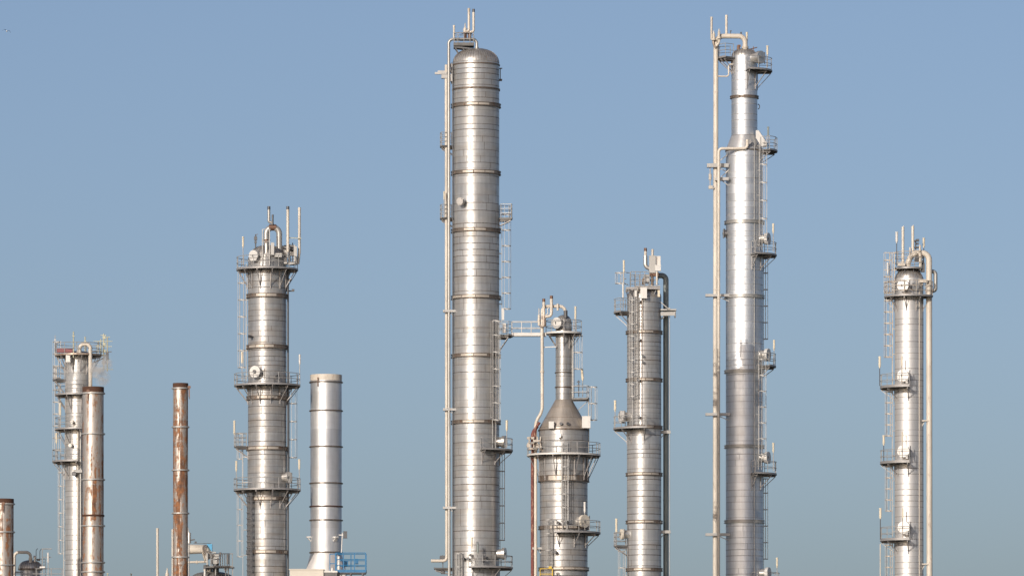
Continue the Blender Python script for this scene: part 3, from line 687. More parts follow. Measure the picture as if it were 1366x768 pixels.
mb = MB(); mb.tube([T.P(341, 338, -0.8), T.P(341, 312.5, -0.8)], 0.06, 6); mb.box(T.P(341, 318, -0.8), (0.3, 0.2, 0.35)); mb.box(T.P(341, 323, -0.8), (0.22, 0.2, 0.2)); mb.beam(T.P(341, 313, -0.8), T.P(344, 312.5, -0.8), 0.06); T.put(mb, 'gauge', 'dark')
mb = MB(); 
for x in (350, 359.5): mb.beam(T.P(x, 354, -1.9), T.P(x, 306, -1.9), 0.08)
mb.beam(T.P(350, 306, -1.9), T.P(359.5, 306, -1.9), 0.06); mb.beam(T.P(350, 322, -1.9), T.P(359.5, 322, -1.9), 0.06)
mb.box(T.P(363.5, 332, -1.95), (0.32, 0.2, 1.2)); T.put(mb, 'pipe_guard', 'steel')
T.vent(355.3, 320, 352, -1.5, 2.5, mat='cover', tip='copper', name='relief_stub')
mw = T.manway(341, 495.5, 8.0, length=0.55); hb = MB(); q_ = T.ang(341, T.R+0.55); n_ = Vector((math.sin(R_(q_)), -math.cos(R_(q_)), 0)); zc = Vector((0, 0, T.z(495.5, -2))); hb.tube([n_*(T.R+0.5)+zc, n_*(T.R+0.68)+zc], T.m(2.4), 16); T.put(hb, 'hub', 'dark', mw); T.manway(379.5, 636.5, 7.6, a=62, length=0.6, mat='cover')
T.lamp(322.8, 470, 483, 508, -0.4); T.lamp(399.8, 473.5, 485, 508, -0.2, mat='white'); T.lamp(312.6, 561.5, 578, 595, -0.1); T.lamp(315.2, 615, 627, 649, -0.3); T.lamp(399.2, 613, 624.5, 650, -0.3)
mb = MB()
for y, x1 in ((374.5, 388), (388, 392)): mb.beam(T.P(382, y, 0), T.P(x1, y, 0), 0.12); mb.box(T.P(x1-1, y-1, 0), (0.25, 0.2, 0.22))
mb.beam(T.P(383.5, 358, 0), T.P(383.5, 392, 0), 0.1); T.put(mb, 'pipe_clamp', 'dark')
T.nozzle(333, 449, 2.0, mat='dark'); T.nozzle(372, 502, 2.4, mat='dark')

#@@T2
# ================================================================== tallest column
T = Thing('distillation_column', 635, 0, 'tallest column, its fluted dome under two white vents, left of the footbridge', 'refinery column', GT, R=31)
T.shell([(31, None), (31, 84)], M['t2'], step=(0.38, 0.78), seg=96)
T.dome(85, 65, flutes=52)
T.ring(84, 1.6, 0.5, panels=False, front=0.9); T.ring(117, 2.2, 0.6, panels=False, front=0.9)
for y in (140, 230, 307, 396, 474, 562.5): T.ring(y, 4.8, 1.9, front=0.5)
# overhead line and second riser
T.pipe([(636, 66), (636, 52.5), (598.6, 52.5), (599.6, None)], 1.9, 'pipe_grey', 'overhead_pipe', bend=6, d=-0.9, flanges=((0, 0.15),))
T.pipe([(595.3, 87), (596, 747.5), (575, 747.5)], 2.1, 'pipe', 'riser_pipe', bend=5, d=-0.6)
mb = MB(); c = T.P(595.3, 87, -0.6); mb.lathe([(0.15, 0.12), (0.1, 0.16), (0.02, 0.18)], 12); mb.v = [(v[0]+c.x, v[1]+c.y, v[2]+c.z-0.12) for v in mb.v]; T.put(mb, 'pipe_cap', 'pipe')
mb = MB(); c = T.P(598, 70, -0.9)
for i, (px_, y, w) in enumerate(((588, 98, 16), (594, 96, 20), (597, 101, 16), (600, 93, 10))): mb.box(T.P(px_, y, -0.7+0.2*i), (T.m(w), 0.3, 0.2))
mb.box(T.P(593, 102.5, -0.5), (0.6, 0.6, 0.35)); mb.box(T.P(601, 88, -0.5), (0.35, 0.4, 0.35)); mb.box(T.P(602, 104, -0.6), (0.25, 0.5, 0.7)); mb.beam(T.P(602.6, 84, -0.4), T.P(602.6, 112, -0.4), 0.14); T.put(mb, 'pipe_support', 'steel')
T.pipe([(604, 88), (604.2, None)], 0.8, 'dark', 'reflection_strip', d=-0.9)
for y in (415, 546, 677): T.support(y, 592, 608, -0.75, h=3)
for y in (195, 291):
    T.platform(y, 48, -106, -74, rail=17, at=-90, drop=0.6, mids=2); 
T.platform(757, 56, -104, -78, rail=0, at=-90, drop=0.4)
mb = MB(); mb.box(T.P(590, 744, -0.3), (0.5, 0.3, 0.35)); mb.beam(T.P(587, 741, -0.3), T.P(594, 741, -0.3), 0.08); mb.tube([T.P(591, 765, -0.3), T.P(591, 757, -0.3)], 0.2, 10); mb.beam(T.P(591, 760, -0.3), T.P(590.5, 740, -0.3), 0.09); T.put(mb, 'valve', 'dark')
T.lamp(592.5, 256, 266, 290, -1.2, r=0.9)
T.nozzle(613.3, 269.5, 5.2, length=0.75, mat='cover')
# top service deck left of the dome
mb = MB(); a = T.P(605, 61.5, -0.5); b = T.P(632, 61.5, -0.5)
mb.box(((a.x+b.x)/2, -0.4, a.z), (b.x-a.x, 1.7, 0.14)); mb.box(((a.x+b.x)/2, -1.25, a.z+0.1), (b.x-a.x, 0.05, 0.25))
dk = T.put(mb, 'top_platform', 'deck')
mb = MB()
for x in (606, 611, 619, 627, 632):
    for yy in (-1.22, 0.4): mb.tube([(T.P(x, 60).x, yy, a.z), (T.P(x, 60).x, yy, a.z+1.15)], 0.035, 5)
for yy in (-1.22, 0.4):
    for hh in (0.6, 1.15): mb.tube([(a.x, yy, a.z+hh), (b.x, yy, a.z+hh)], 0.032, 5)
T.put(mb, 'railing', 'steel', dk)
mb = MB()
for yy in (-1.0, 0.2):
    for xt in (0.25, 0.6): mb.beam((a.x+(b.x-a.x)*(xt-0.2), yy, a.z-0.1), (a.x+(b.x-a.x)*xt, yy, a.z-0.75), 0.09)
    mb.beam((a.x, yy, a.z-0.15), (b.x-0.3, yy, a.z-0.32), 0.14)
T.put(mb, 'bracket', 'dark', dk)
T.vent(625.4, 12, 42, -0.9, 1.6, elbow=(621, 42), base=52, tip='pipe'); T.vent(631.7, 13, 42, -0.9, 1.6, elbow=(627.2, 42.5), base=52, tip='dark')
T.vent(605.6, 34.5, 52, -0.9, 1.4, tip='pipe')
mb = MB(); 
for x in (620.6, 626.5): mb.tube([T.P(x, 52, -0.9), T.P(x, 44.5, -0.9)], 0.15, 12); mb.tube([T.P(x, 45.5, -0.9), T.P(x, 43.5, -0.9)], 0.24, 12)
T.put(mb, 'relief_valve', 'copper')
mb = MB(); mb.tube([T.P(620.4, 43, -0.9), T.P(620.4, 38, -0.9)], 0.17, 12); mb.tube([T.P(620.4, 38.5, -0.9), T.P(620.4, 31, -0.9)], 0.09, 10, r2=0.03); T.put(mb, 'valve_bonnet', 'pipe')
T.pipe([(605.5, 45), (612, 43.5), (621, 46)], 0.5, 'dark', 'impulse_line', d=-1.0, bend=2)
mb = MB()
for y in (91.5, 106.5): mb.beam(T.P(664, y, 0.3), T.P(670, y, 0.3), 0.1)
mb.beam(T.P(667.3, 91, 0.3), T.P(667.3, 107, 0.3), 0.09); mb.box(T.P(667.5, 107, 0.3), (0.3, 0.2, 0.2)); T.put(mb, 'davit', 'dark')
# right side decks and ladders
T.platform(291, 48.5, 78, 112, rail=18, at=90, drop=0.5, mids=2)
T.ladder(90, 274, 446, cage=(274, 412), off=3.5, depth=0.85, hoops=21)
T.platform(447.5, 49, 62, 122, rail=17, at=90, gap=(80, 97), drop=1.5)
T.boxp(669, 411, 672.5, 427, -0.2, 0.3, 'white', 'junction_box'); T.boxp(670.5, 431, 675, 444, -0.4, 0.4, 'cover', 'junction_box')
T.ladder(46, 428, 597, cage=(428, 560), off=2.6, depth=0.72, hoops=22.5)
mb = MB(); 
for aa in (34, 40, 52, 58): mb.tube([((T.R+0.35)*math.sin(R_(aa)), -(T.R+0.35)*math.cos(R_(aa)), T.z(560)), ((T.R+0.35)*math.sin(R_(aa)), -(T.R+0.35)*math.cos(R_(aa)), T.z(428, -2))], 0.03, 5)
T.put(mb, 'impulse_line', 'steel')
T.platform(598.5, 49, 11, 96, rail=15, at=52, drop=1.0)
T.manway(669.5, 589, 8.2, a=72, length=0.75, mat='cover'); T.lamp(676, 561, 573, 597, -2.0, r=1.5)
T.ladder(110, 603, 752, cage=(604, 720), off=2, depth=0.55, hoops=23)
T.platform(755, 49, -11, 96, rail=15, at=42, drop=1.0)
T.manway(669.2, 738, 8, a=74, length=0.7, mat='cover')
T.lamp(629.4, 717, 729, 752, -3.2, r=1.2); T.lamp(637.3, 725, 736, 752, -3.2, r=1.5, mat='pipe_green')
T.ladder(-38, 738, None, cage=(738, None), off=2.5, depth=0.6, hoops=22)
for x, y in ((618, 745), (624, 745), (628, 740), (650, 744), (646, 748)): T.nozzle(x, y, 1.9, length=0.45, mat='dark')

# ================================================================== footbridge
F = Thing('footbridge', 703, 0, 'railed steel footbridge high up between the tallest column and the bottle-necked column', 'footbridge')
a = F.P(683, 446, -0.2); b = F.P(728.5, 446, -0.2); w = 0.45
mb = MB(); mb.box(((a.x+b.x)/2, -0.2, a.z), (b.x-a.x, 2*w, 0.08)); F.put(mb, 'deck', 'deck')
mb = MB()
for yy in (-0.2-w, -0.2+w): mb.box(((a.x+b.x)/2, yy, a.z-0.02), (b.x-a.x, 0.06, 0.32))
F.put(mb, 'girder', 'white')
for yy in (-0.2-w, -0.2+w):
    mb = MB()
    for hh in (0.6, 1.2): mb.tube([(a.x, yy, a.z+hh), (b.x-0.5, yy, a.z+hh)], 0.038, 6)
    for t in (0.0, 0.31, 0.62, 0.93): x = a.x+(b.x-a.x-0.5)*t/0.93; mb.tube([(x, yy, a.z), (x, yy, a.z+1.2)], 0.042, 6)
    F.put(mb, 'railing', 'white')

# ================================================================== bottle-necked column
T = Thing('distillation_column', 752, 0, 'short bottle-shaped column with a slim neck on a dull grey cone above a round deck', 'refinery column', GT, R=32)
T.shell([(31.8, None), (31.8, 641), (33.2, 640.5), (33.2, 573)], M['t3'], step=(0.4, 0.72), seg=96)
T.shell([(33.2, 573), (32.4, 570), (11.2, 533)], M['t3cone'], name='cone', step=(1.0, 1.5))
T.shell([(10.8, 533.5), (10.8, 430)], M['t3'], name='neck', step=(0.5, 0.7))
T.dome(431, 420, r=10.6)
T.ring(572.5, 1.8, 0.5, r=33.2, panels=False); T.ring(637.5, 8, 1.0, r=33, panels=True)
for y in (703, 758): T.ring(y, 4.5, 1.8, r=31.8, front=0.5)
for y in (496.5, 516): T.ring(y, 1.2, 0.6, r=10.8, panels=False)
T.platform(442, 24, 0, 360, rail=16, r=11, at=0, drop=1.1, brackets=[-120, -60, 0, 40, 90, 130, 180], edge='white')
T.platform(603.5, 49, 0, 360, rail=15.5, r=33.5, at=0, drop=2.0, brackets=[-150, -118, -75, -48, -18, 25, 52, 68, 100, 125, 160], edge='white')
T.platform(708, 49, -16, 104, rail=15, r=32, at=30, drop=1.0)
T.platform(531, 34, 68, 112, rail=16, r=11, at=90, drop=1.4, brackets=[88], edge='steel')
T.ladder(78, 426, 530, cage=(446, 492), r=11, off=2.6, depth=0.85, hoops=22)
T.ladder(85, 516, 602, cage=(516, 560), r=33, off=0.6, depth=0.78, hoops=22)
T.ladder(2, 590, 706, cage=(604, 695), r=33, off=3, depth=0.65, hoops=18); T.ladder(-32, 693, None, cage=(693, None), r=32, off=2.5, depth=0.62, hoops=22)
T.manway(743.5, 430.5, 7.4, rs=10.8, length=0.55, a=-32); T.manway(774, 694.5, 8.6, rs=31.8, a=42, length=0.75, mat='wall')
T.lamp(767.6, 409.5, 425, 441, -0.7, r=1.3); T.lamp(777.3, 493, 506, 529, 0.2, r=1.6, lean=-1); T.lamp(780, 670, 682, 706, -2.2, r=1.5, mat='white')
T.boxp(776.3, 555, 787.5, 571, -1.4, 0.9, 'white', 'insulation_box'); T.boxp(732, 562, 739, 571.5, -2.2, 0.7, 'white', 'insulation_box')
for x in (748, 757.5): T.nozzle(x, 565, 2.0, rs=29, length=0.4, mat='dark')
T.nozzle(745.3, 581, 3, rs=33.2, length=0.35, mat='cover')
T.nozzle(744, 697, 2.0, mat='dark'); T.nozzle(757, 697, 2.0, mat='dark'); T.nozzle(740, 736, 2.2, mat='dark'); T.nozzle(744, 768, 2.6, length=.5, mat='dark')
# overhead line down the left side
T.pipe([(754, 424), (754, 408.5), (723.2, 408.5), (723.3, 549), (714.4, 562), (714.4, None)], 2.1, 'pipe', 'overhead_pipe', bend=7, d=-0.9, flanges=((2, 0.62),))
T.pipe([(754.5, 414), (754.5, 424)], 2.6, 'dark', 'pipe_flange', d=-0.9)
T.pipe([(744, 405), (744, 414)], 1.6, 'pipe', 'check_valve', d=-1.1)
T.vent(725.4, 399, 436, -1.2, 1.9, elbow=(723.5, 434), base=426, tip='copper'); T.vent(735.6, 395, 420, -1.2, 2.0, elbow=(726, 422), base=430, tip='copper')
T.pipe([(719, 411), (719, 430)], 0.6, 'pipe', 'vent_spigot', d=-1.2); T.pipe([(719, 420), (719, 434)], 1.6, 'pipe', 'relief_valve', d=-1.2, flanges=((0, .5),))
T.pipe([(725.5, 421.5), (725.5, 434)], 2.8, 'pipe_brown', 'relief_valve', d=-1.2)
T.pipe([(719, 432), (722, 436), (728, 434)], 1.4, 'pipe_brown', 'vent_foot', d=-1.2, bend=2)
T.pipe([(733, 410), (730, 412), (731, 418), (728, 420)], 0.6, 'cover', 'impulse_line', d=-1.3, bend=1)
mb = MB(); mb.beam(T.P(725, 463, -0.7), T.P(742, 462.3, -0.7), 0.09); T.put(mb, 'pipe_stay', 'white')
T.pipe([(717, 568), (710.3, 577), (710.3, None)], 2.2, 'pipe_red', 'riser_pipe', d=-0.4, bend=4)
T.pipe([(720, 563), (714, 571), (713, 590)], 1.8, 'pipe_red', 'drain_pipe', d=-1.0, bend=4)
mb = MB()
for i, (x, y, w, h_) in enumerate(((707, 584, 8, 3), (708, 591, 9, 2), (705, 594, 5, 4), (716, 588, 10, 3), (719, 596, 7, 3), (710, 598, 9, 2.5))): mb.box(T.P(x, y, -1.0-0.13*i), (T.m(w), 0.22, T.m(h_)))
for x in (706, 712, 717, 721): mb.tube([T.P(x, 582, -1.3), T.P(x, 600, -1.3)], 0.07, 6)
mb.beam(T.P(716, 590, -1.2), T.P(724, 601, -1.2), 0.12); T.put(mb, 'valve_manifold', 'steel_rust')
T.support(731, 711, 723, -0.5, h=2.5)
mb = MB(); mb.tube([T.P(772, 529, -0.4), T.P(772, 507, -0.4)], 0.05, 6)
for y in (509, 514): mb.beam(T.P(769.5, y, -0.4), T.P(774, y, -0.4), 0.1)
T.put(mb, 'gauge', 'dark')
T.pipe([(785, 532), (785, 556)], 0.7, 'steel', 'reflection_strip', d=0); T.pipe([(763.5, 445), (763.5, 531)], 0.9, 'pipe_grey', 'reflection_strip', d=-0.3)
# small yellow guard rail in front of the body
mb = MB(); pts = [T.P(720.5, 775, -3.6), T.P(720.5, 758, -3.6), T.P(737, 757.5, -3.6), T.P(737, 775, -3.6)]
mb.tube(pts, 0.055, 6); mb.tube([T.P(720.5, 765, -3.6), T.P(737, 765, -3.6)], 0.04, 6); mb.box(T.P(734, 756.5, -3.6), (0.3, 0.2, 0.25)); 
mb.box(T.P(729, 776, -3.0), (1.5, 1.8, 0.12)); T.put(mb, 'guard_rail', 'yellow')

#@@T5
# ================================================================== mid column with the grey-green riser
T = Thing('distillation_column', 859.3, -10, 'square-decked column with a grey box on top and a grey-green riser at its right', 'refinery column', GT, R=22.8)
T.shell([(22.8, None), (22.8, 396)], M['t5'], step=(0.36, 0.62), seg=80)
T.dome(397, 383, flutes=30)
for y in (442.8, 506.3, 569.5, 632, 695.6, 759): T.ring(y, 4.2, 1.6, front=0.5)
T.pipe([(876, 367.5), (888.3, 367.5), (888.6, None)], 3.7, 'pipe_green', 'overhead_pipe', bend=9, d=1.0, seg=20, flanges=((0, 0.1),))
T.pipe([(893.2, 420), (893.2, None)], 0.5, 'steel', 'reflection_strip', d=-0.3)
mb = MB(); a = T.P(881, 413.8, 0); b = T.P(902, 413.8, 0); mb.box(((a.x+b.x)/2, 0, a.z), (b.x-a.x, 1.4, 0.14)); mb.beam((b.x-0.1, -0.6, a.z-0.4), (b.x-0.1, 0.6, a.z-0.4), 0.12, 0.5); mb.beam((a.x, -0.7, a.z-0.4), (b.x-0.1, -0.7, a.z-0.36), 0.08, 0.35); mb.beam((a.x-0.2, 0.0, a.z-1.0), (a.x+0.8, 0, a.z-0.3), 0.12); mb.beam(T.P(881.5, 403, -.7), T.P(893, 413, -.7), 0.08); mb.box(T.P(892, 412, -0.6), (0.3, 0.2, 0.2)); T.put(mb, 'pipe_support', 'pipe_grey')
for y in (576, 709): T.support(y, 893.5, 880, 0.6, h=4, mat='pipe_grey')
# square top deck
mb = MB(); a = T.P(835, 380, -1.2); b = T.P(880.5, 380, -1.2); cx, wd = (a.x+b.x)/2, b.x-a.x
zt = T.z(381.5, -1.6); mb.box((cx+0.4, 0, zt), (wd-0.8, 3.0, 0.1))
for yy in (-1.52, -0.5, 0.5, 1.5): mb.box((cx, yy, zt-0.18), (wd, 0.12, 0.2))
dk = T.put(mb, 'top_platform', 'edge')
mb = MB(); x0 = T.P(841, 380).x; x1 = T.P(866, 380).x; x2 = b.x-0.05
for yy in (-1.5, 1.45):
    for hh in (0.45, 0.9, 1.35): mb.tube([(x0, yy, zt+hh), (x1 if yy < 0 else x2, yy, zt+hh)], 0.034, 5)
    for t in range(5): x = x0+(x1-x0)*t/4; mb.tube([(x, yy, zt), (x, yy, zt+1.35)], 0.038, 5)
for hh in (0.45, 0.9, 1.35): mb.tube([(x0, -1.5, zt+hh), (x0, 1.45, zt+hh)], 0.034, 5)
T.put(mb, 'railing', 'steel', dk)
for x in (0.1, 0.5, 0.9):
    mb = MB(); mb.beam((a.x+wd*x, -1.3, zt-0.2), (a.x+wd*(0.15+0.7*x), -1.2, zt-1.1), 0.09); T.put(mb, 'bracket', 'dark', dk)
for x in (0.02, 0.98):
    mb = MB(); mb.beam((a.x+wd*x, 0.5, zt-0.2), (a.x+wd*(0.5+(x-0.5)*0.85), 0.4, zt-1.2), 0.1); T.put(mb, 'bracket', 'dark', dk)
T.boxp(865.8, 341.5, 874.5, 364.5, -0.6, 0.9, 'pipe_grey', 'silencer'); T.boxp(874.8, 342, 881, 354, -0.4, 0.7, 'cover', 'silencer'); T.boxp(874, 353.5, 881.5, 361.5, -0.95, 0.3, 'white', 'control_box')
T.boxp(860, 367, 866.5, 377.5, -1.0, 0.6, 'steel', 'instrument_cabinet'); T.boxp(866, 364.5, 878.5, 368.5, -0.6, 0.7, 'copper', 'burner_base')
T.pipe([(870, 381), (870, 367)], 2.0, 'pipe_brown', 'stub_pipe', d=-0.8, flanges=((0, .5),)); T.pipe([(876.3, 380), (876.3, 362)], 1.2, 'pipe', 'stub_pipe', d=-1.0, flanges=((0, .4),)); T.pipe([(857.5, 380), (857.5, 372), (861, 370)], 1.3, 'pipe_brown', 'stub_pipe', d=-1.0, bend=2)
T.pipe([(860.9, 341), (861, 355.5), (867, 358.5)], 2.7, 'cover', 'vent_pipe', d=-0.8, bend=4); T.vent(861, 331.5, 342, -0.8, 1.9, tip='copper', mat='pipe'); T.vent(870.5, 333, 343, -0.6, 1.5, tip='pipe')
T.boxp(854.2, 383, 863, 398, -2.0, 0.25, 'white', 'name_board')
T.boxp(846.5, 387, 849.5, 396, -1.7, 0.3, 'white', 'junction_box'); T.boxp(877.3, 387, 880.2, 396, -1.6, 0.3, 'lamp', 'junction_box')
T.platform(415.5, 40.5, -108, -52, rail=17, at=-75, drop=1.0)
T.ladder(-88, 363, 413, cage=(363, 378), r=24, off=4, depth=0.75, hoops=14)
mb = MB(); mb.beam(T.P(831, 363, 0), T.P(842, 364, 0.2), 0.07); mb.beam(T.P(831, 377, 0), T.P(838, 380, 0.2), 0.07); T.put(mb, 'cage_stay', 'steel')
T.lamp(832.2, 348, 362, 380, -0.6, r=1.3); T.lamp(831.2, 378, 396, 414, -1.4, r=1.3, mat='white')
T.ladder(-30, 395, 568, cage=(395, 529), off=3, depth=0.68, hoops=16); T.ladder(-14, 383, 442, r=22.8, off=1.8, mat='steel_rust')
for x in (852, 856): T.pipe([(x, 396), (x, 568)], 0.4, 'copper' if x > 853 else 'steel', 'impulse_line', d=-1.72, seg=6)
for (x, y) in ((852, 453), (857, 475), (857, 483), (851.5, 507), (851.5, 556), (852, 402)): T.nozzle(x, y, 1.8, length=0.35, mat='dark')
T.platform(569.5, 41, -102, 3, rail=15.5, at=-50, drop=1.0)
T.manway(833.5, 555.5, 8.2, a=-68, length=0.8, mat='white'); T.lamp(820.5, 534.5, 547, 568, -1.4, r=1.5)
T.platform(727, 40.5, -106, -70, rail=17, at=-88, drop=0.7, mids=2)
T.manway(834.8, 712, 7.0, a=-72, length=0.7, mat='wall'); T.lamp(822.2, 692, 709, 727, -0.8, r=1.4)
T.ladder(-90, 729, None, cage=(729, None), off=2.5, depth=0.65, hoops=22)
T.pipe([(838, 700), (838, None)], 0.8, 'dark', 'reflection_strip', d=-0.6)

# ================================================================== tall two-diameter column
T = Thing('distillation_column', 993, 9, 'tall bright column stepping to a slimmer top, with twin cream risers along its left side', 'refinery column', GT, R=24.7)
T.shell([(24.8, None), (24.8, 200)], M['t4'], step=(0.5, 0.85), seg=84)
T.shell([(24.8, 200), (17.4, 181)], M['t4cone'], name='cone', step=(0.9, 1.4)); T.shell([(17.3, 182), (17.3, 75)], M['t4'], name='neck', step=(0.5, 0.85))
T.dome(76, 65, r=17.2, flutes=24)
for y in (296, 395, 495, 595, 695): T.ring(y, 4, 1.9, mat='pipe_grey', panels=False, front=0.5)
T.ring(129, 3.4, 1.5, r=17.3, panels=False, mat='band'); T.ring(200, 1.5, 0.5, panels=False)
T.pipe([(994, 66), (994, 48.5), (955, 48.5), (953.6, None)], 3.3, 'pipe', 'overhead_pipe', bend=10, d=-0.6, seg=20, flanges=((0, 0.15),))
T.pipe([(997, 186), (997, 198.2), (958.8, 198.2), (958.4, None)], 1.9, 'pipe', 'riser_pipe', bend=5, d=-2.0)
T.nozzle(998, 190, 3.5, rs=20.5, length=0.6, mat='cover')
T.vent(949.2, 23.5, 52, -0.6, 1.5, elbow=(951.5, 53), base=58, tip='pipe'); T.vent(969, 21, 46, -0.6, 1.6, elbow=(963, 50), tip='pipe')
for x, y0, y1 in ((952.2, 41, 54), (959.2, 38.5, 52)): 
    mb = MB(); mb.tube([T.P(x, y1, -1.0), T.P(x, y0+4, -1.0)], 0.13, 10); mb.tube([T.P(x, y0+4.5, -1.0), T.P(x, y0, -1.0)], 0.09, 8, r2=0.03); mb.tube([T.P(x, y1-2, -1.0), T.P(x, y1, -1.0)], 0.19, 10); T.put(mb, 'relief_valve', 'pipe')
T.pipe([(951.5, 54), (952, 60), (955, 64)], 1.5, 'pipe_brown', 'vent_foot', d=-0.9, bend=2); T.pipe([(959.5, 51), (959.5, 57), (955, 62)], 1.4, 'pipe', 'vent_foot', d=-0.9, bend=3)
T.lamp(996.2, 44, 55, 66, 0.3, r=1.4); T.lamp(1023.7, 62, 73, 90, -0.6, r=1.3)
mb = MB(); mb.tube([T.P(974.6, 47, -0.6), T.P(974.6, 41.5, -0.6)], 0.04, 6); mb.box(T.P(975, 41.5, -0.6), (0.15, 0.1, 0.1)); mb.tube([T.P(988.6, 47, -0.6), T.P(988.6, 43, -0.6)], 0.08, 6); T.put(mb, 'gauge', 'dark')
mb = MB(); mb.tube([T.P(985, 67, -0.4), T.P(985, 61, -0.4)], 0.15, 8); mb.box(T.P(986, 61.5, -.4), (0.3, 0.2, 0.2)); mb.tube([T.P(1000, 66, -0.4), T.P(1010, 63.5, -0.4)], 0.05, 6); mb.beam(T.P(1005, 68, -0.4), T.P(1005, 62, -.4), 0.07); T.put(mb, 'valve', 'copper')
T.platform(77, 35.5, -112, -48, rail=17, r=17.3, at=-80, drop=1.1, brackets=[-105, -88, -70, -54])
T.pipe([(978, 86), (972, 86), (972, 102), (958, 102)], 1.0, 'pipe', 'drain_pipe', d=-0.9, bend=3)
T.platform(91.5, 37, 5, 100, rail=16, r=17.3, at=45, drop=1.4)
T.manway(1007, 76.5, 8.6, rs=17.3, a=48, length=0.9, mat='cover')
T.platform(201.5, 44, 48, 112, rail=17, r=24.7, at=88, drop=0.8)
mb = MB(); q = [T.P(1008.3, 174, -1.5), T.P(1012, 174, -1.5), T.P(1023, 191, -1.5), T.P(1022, 194, -1.5), T.P(1014.5, 194, -1.5), T.P(1008.3, 184, -1.5)]
n_ = len(q); mb.add(q+[v+Vector((0.1, 0.5, 0)) for v in q], [tuple(range(n_)), tuple(range(2*n_-1, n_-1, -1))]+[(i, i+n_, (i+1) % n_+n_, (i+1) % n_) for i in range(n_)]); T.put(mb, 'weather_panel', 'white')
T.lamp(1024.7, 170, 181, 200, -0.8, r=1.3, mat='pipe_green')
T.ladder(50, 182, 334, cage=(182, 316), off=2.6, depth=0.7, hoops=24)
T.platform(338, 43, 18, 98, rail=16, at=55, drop=1.1); T.manway(1019.6, 318.5, 8, a=66, length=0.75, mat='white'); T.lamp(1031.5, 299, 310, 336, -1.5, r=1.3)
T.ladder(112, 345, 486, cage=(345, 452), off=2, depth=0.55, hoops=22)
T.platform(488, 42, 50, 108, rail=16, at=82, drop=0.8); T.manway(1018.8, 473, 8.4, a=66, length=0.75, mat='white'); T.lamp(1032.6, 454, 465.5, 486, -0.8, r=1.3)
T.ladder(47, 469, 626, cage=(469, 606), off=2.6, depth=0.7, hoops=21)
T.platform(630.5, 43, 18, 98, rail=16, at=55, drop=1.1); T.manway(1019.3, 610, 8, a=66, length=0.75, mat='white'); T.lamp(1031.6, 591, 602, 628, -1.5, r=1.3)
T.ladder(112, 638, 776, cage=(638, 745), off=2, depth=0.55, hoops=22)
T.platform(779, 47, 20, 98, rail=16, at=60, drop=1.0); T.manway(1019.5, 764, 8, a=66, length=0.8, mat='white'); T.lamp(1036.6, 744, 755, 777, -1.5, r=1.3)
T.support(221, 944, 972, -0.9, h=5, mat='steel'); T.support(239, 955, 972, -1.2, h=4, mat='steel')
mb = MB(); mb.tube([T.P(947.3, 224, -0.9), T.P(947.3, 251, -0.9)], 0.045, 6); mb.tube([T.P(947.3, 232, -0.9), T.P(947.3, 240, -0.9)], 0.14, 10); mb.box(T.P(948, 250, -0.9), (0.4, 0.3, 0.3)); mb.beam(T.P(948, 251, -0.9), T.P(953, 251, -0.9), 0.12); T.put(mb, 'spring_hanger', 'pipe')
for y in (394, 552.5, 712.5): T.support(y, 942, 974, -0.9, h=3.4, mat='steel')
for (x0, y0, x1, y1) in ((961, 214, 971, 206), (962, 236, 972, 227)):
    mb = MB(); mb.beam(T.P(x0, y0, -1.0), T.P(x1, y1, -1.0), 0.07); T.put(mb, 'pipe_stay', 'pipe')
T.manway(971, 311.5, 6.2, a=-84, length=0.28, mat='cover')
mb = MB(); mb.tube([T.P(1011, 139, 0), T.P(1013.2, 140.5, 0), T.P(1013.2, 144, 0), T.P(1011.5, 146, 0)], 0.05, 6, bend=.1); T.put(mb, 'lifting_lug', 'dark')
T.pipe([(1006.5, 186), (1006.5, 770)], 0.45, 'pipe_grey', 'reflection_strip', d=-1.65, seg=6)

# ================================================================== right-hand column
T = Thing('distillation_column', 1212.7, 0, 'clean evenly seamed column at far right with a fat cream riser and white round covers', 'refinery column', GT, R=19.2)
T.shell([(19.2, None), (19.2, 371)], M['t6'], step=(0.543, 0.546), seam_h=0.07, seg=72)
T.dome(372, 359, r=18.6, mat='dome', flutes=24)
for x in (1226.3,): T.pipe([(x, 372), (x, None)], 0.8, 'pipe', 'reflection_strip', d=-1.02, seg=8)  # no real pipe: the riser's reflection on the shell, modelled as a pale tube
T.pipe([(1220, 337.5), (1239.3, 337.5), (1240.6, None)], 4.0, 'pipe', 'overhead_pipe', bend=13, d=-0.6, seg=20)
T.pipe([(1239.5, 362), (1248, 362), (1248, 388), (1240, 388)], 2.6, 'pipe_grey', 'bypass_pipe', bend=5, d=-0.1)
T.platform(356, 20.5, 0, 360, rail=21, r=1, at=0, brackets=[], drop=0.5, mat='steel_rust', mids=2)
mb = MB()
for a_ in range(20, 380, 45): mb.tube([(1.1*math.sin(R_(a_)), -1.1*math.cos(R_(a_)), T.z(357)), (1.1*math.sin(R_(a_)), -1.1*math.cos(R_(a_)), T.z(368))], 0.06, 6)
T.put(mb, 'deck_post', 'dark')
T.platform(392.5, 33, -100, 70, rail=19, r=19.5, at=-10, mat='steel_rust', drop=1.0, mids=2)
T.manway(1202.6, 380.5, 7.8, length=0.8); T.manway(1219.6, 381.5, 5.5, length=0.25, mat='cover')
T.ladder(-93, 338, 391, cage=(338, 391), r=19, off=4, depth=0.75, hoops=22, mat='steel_rust')
mb = MB()
for x in (1187, 1190, 1193): mb.beam(T.P(x, 392, -0.9), T.P(x, 337, -0.9), 0.08)
for y in (337, 360, 376): mb.beam(T.P(1179, y, -0.9), T.P(1196, y, -0.9), 0.07)
T.put(mb, 'ladder_frame', 'steel_rust')
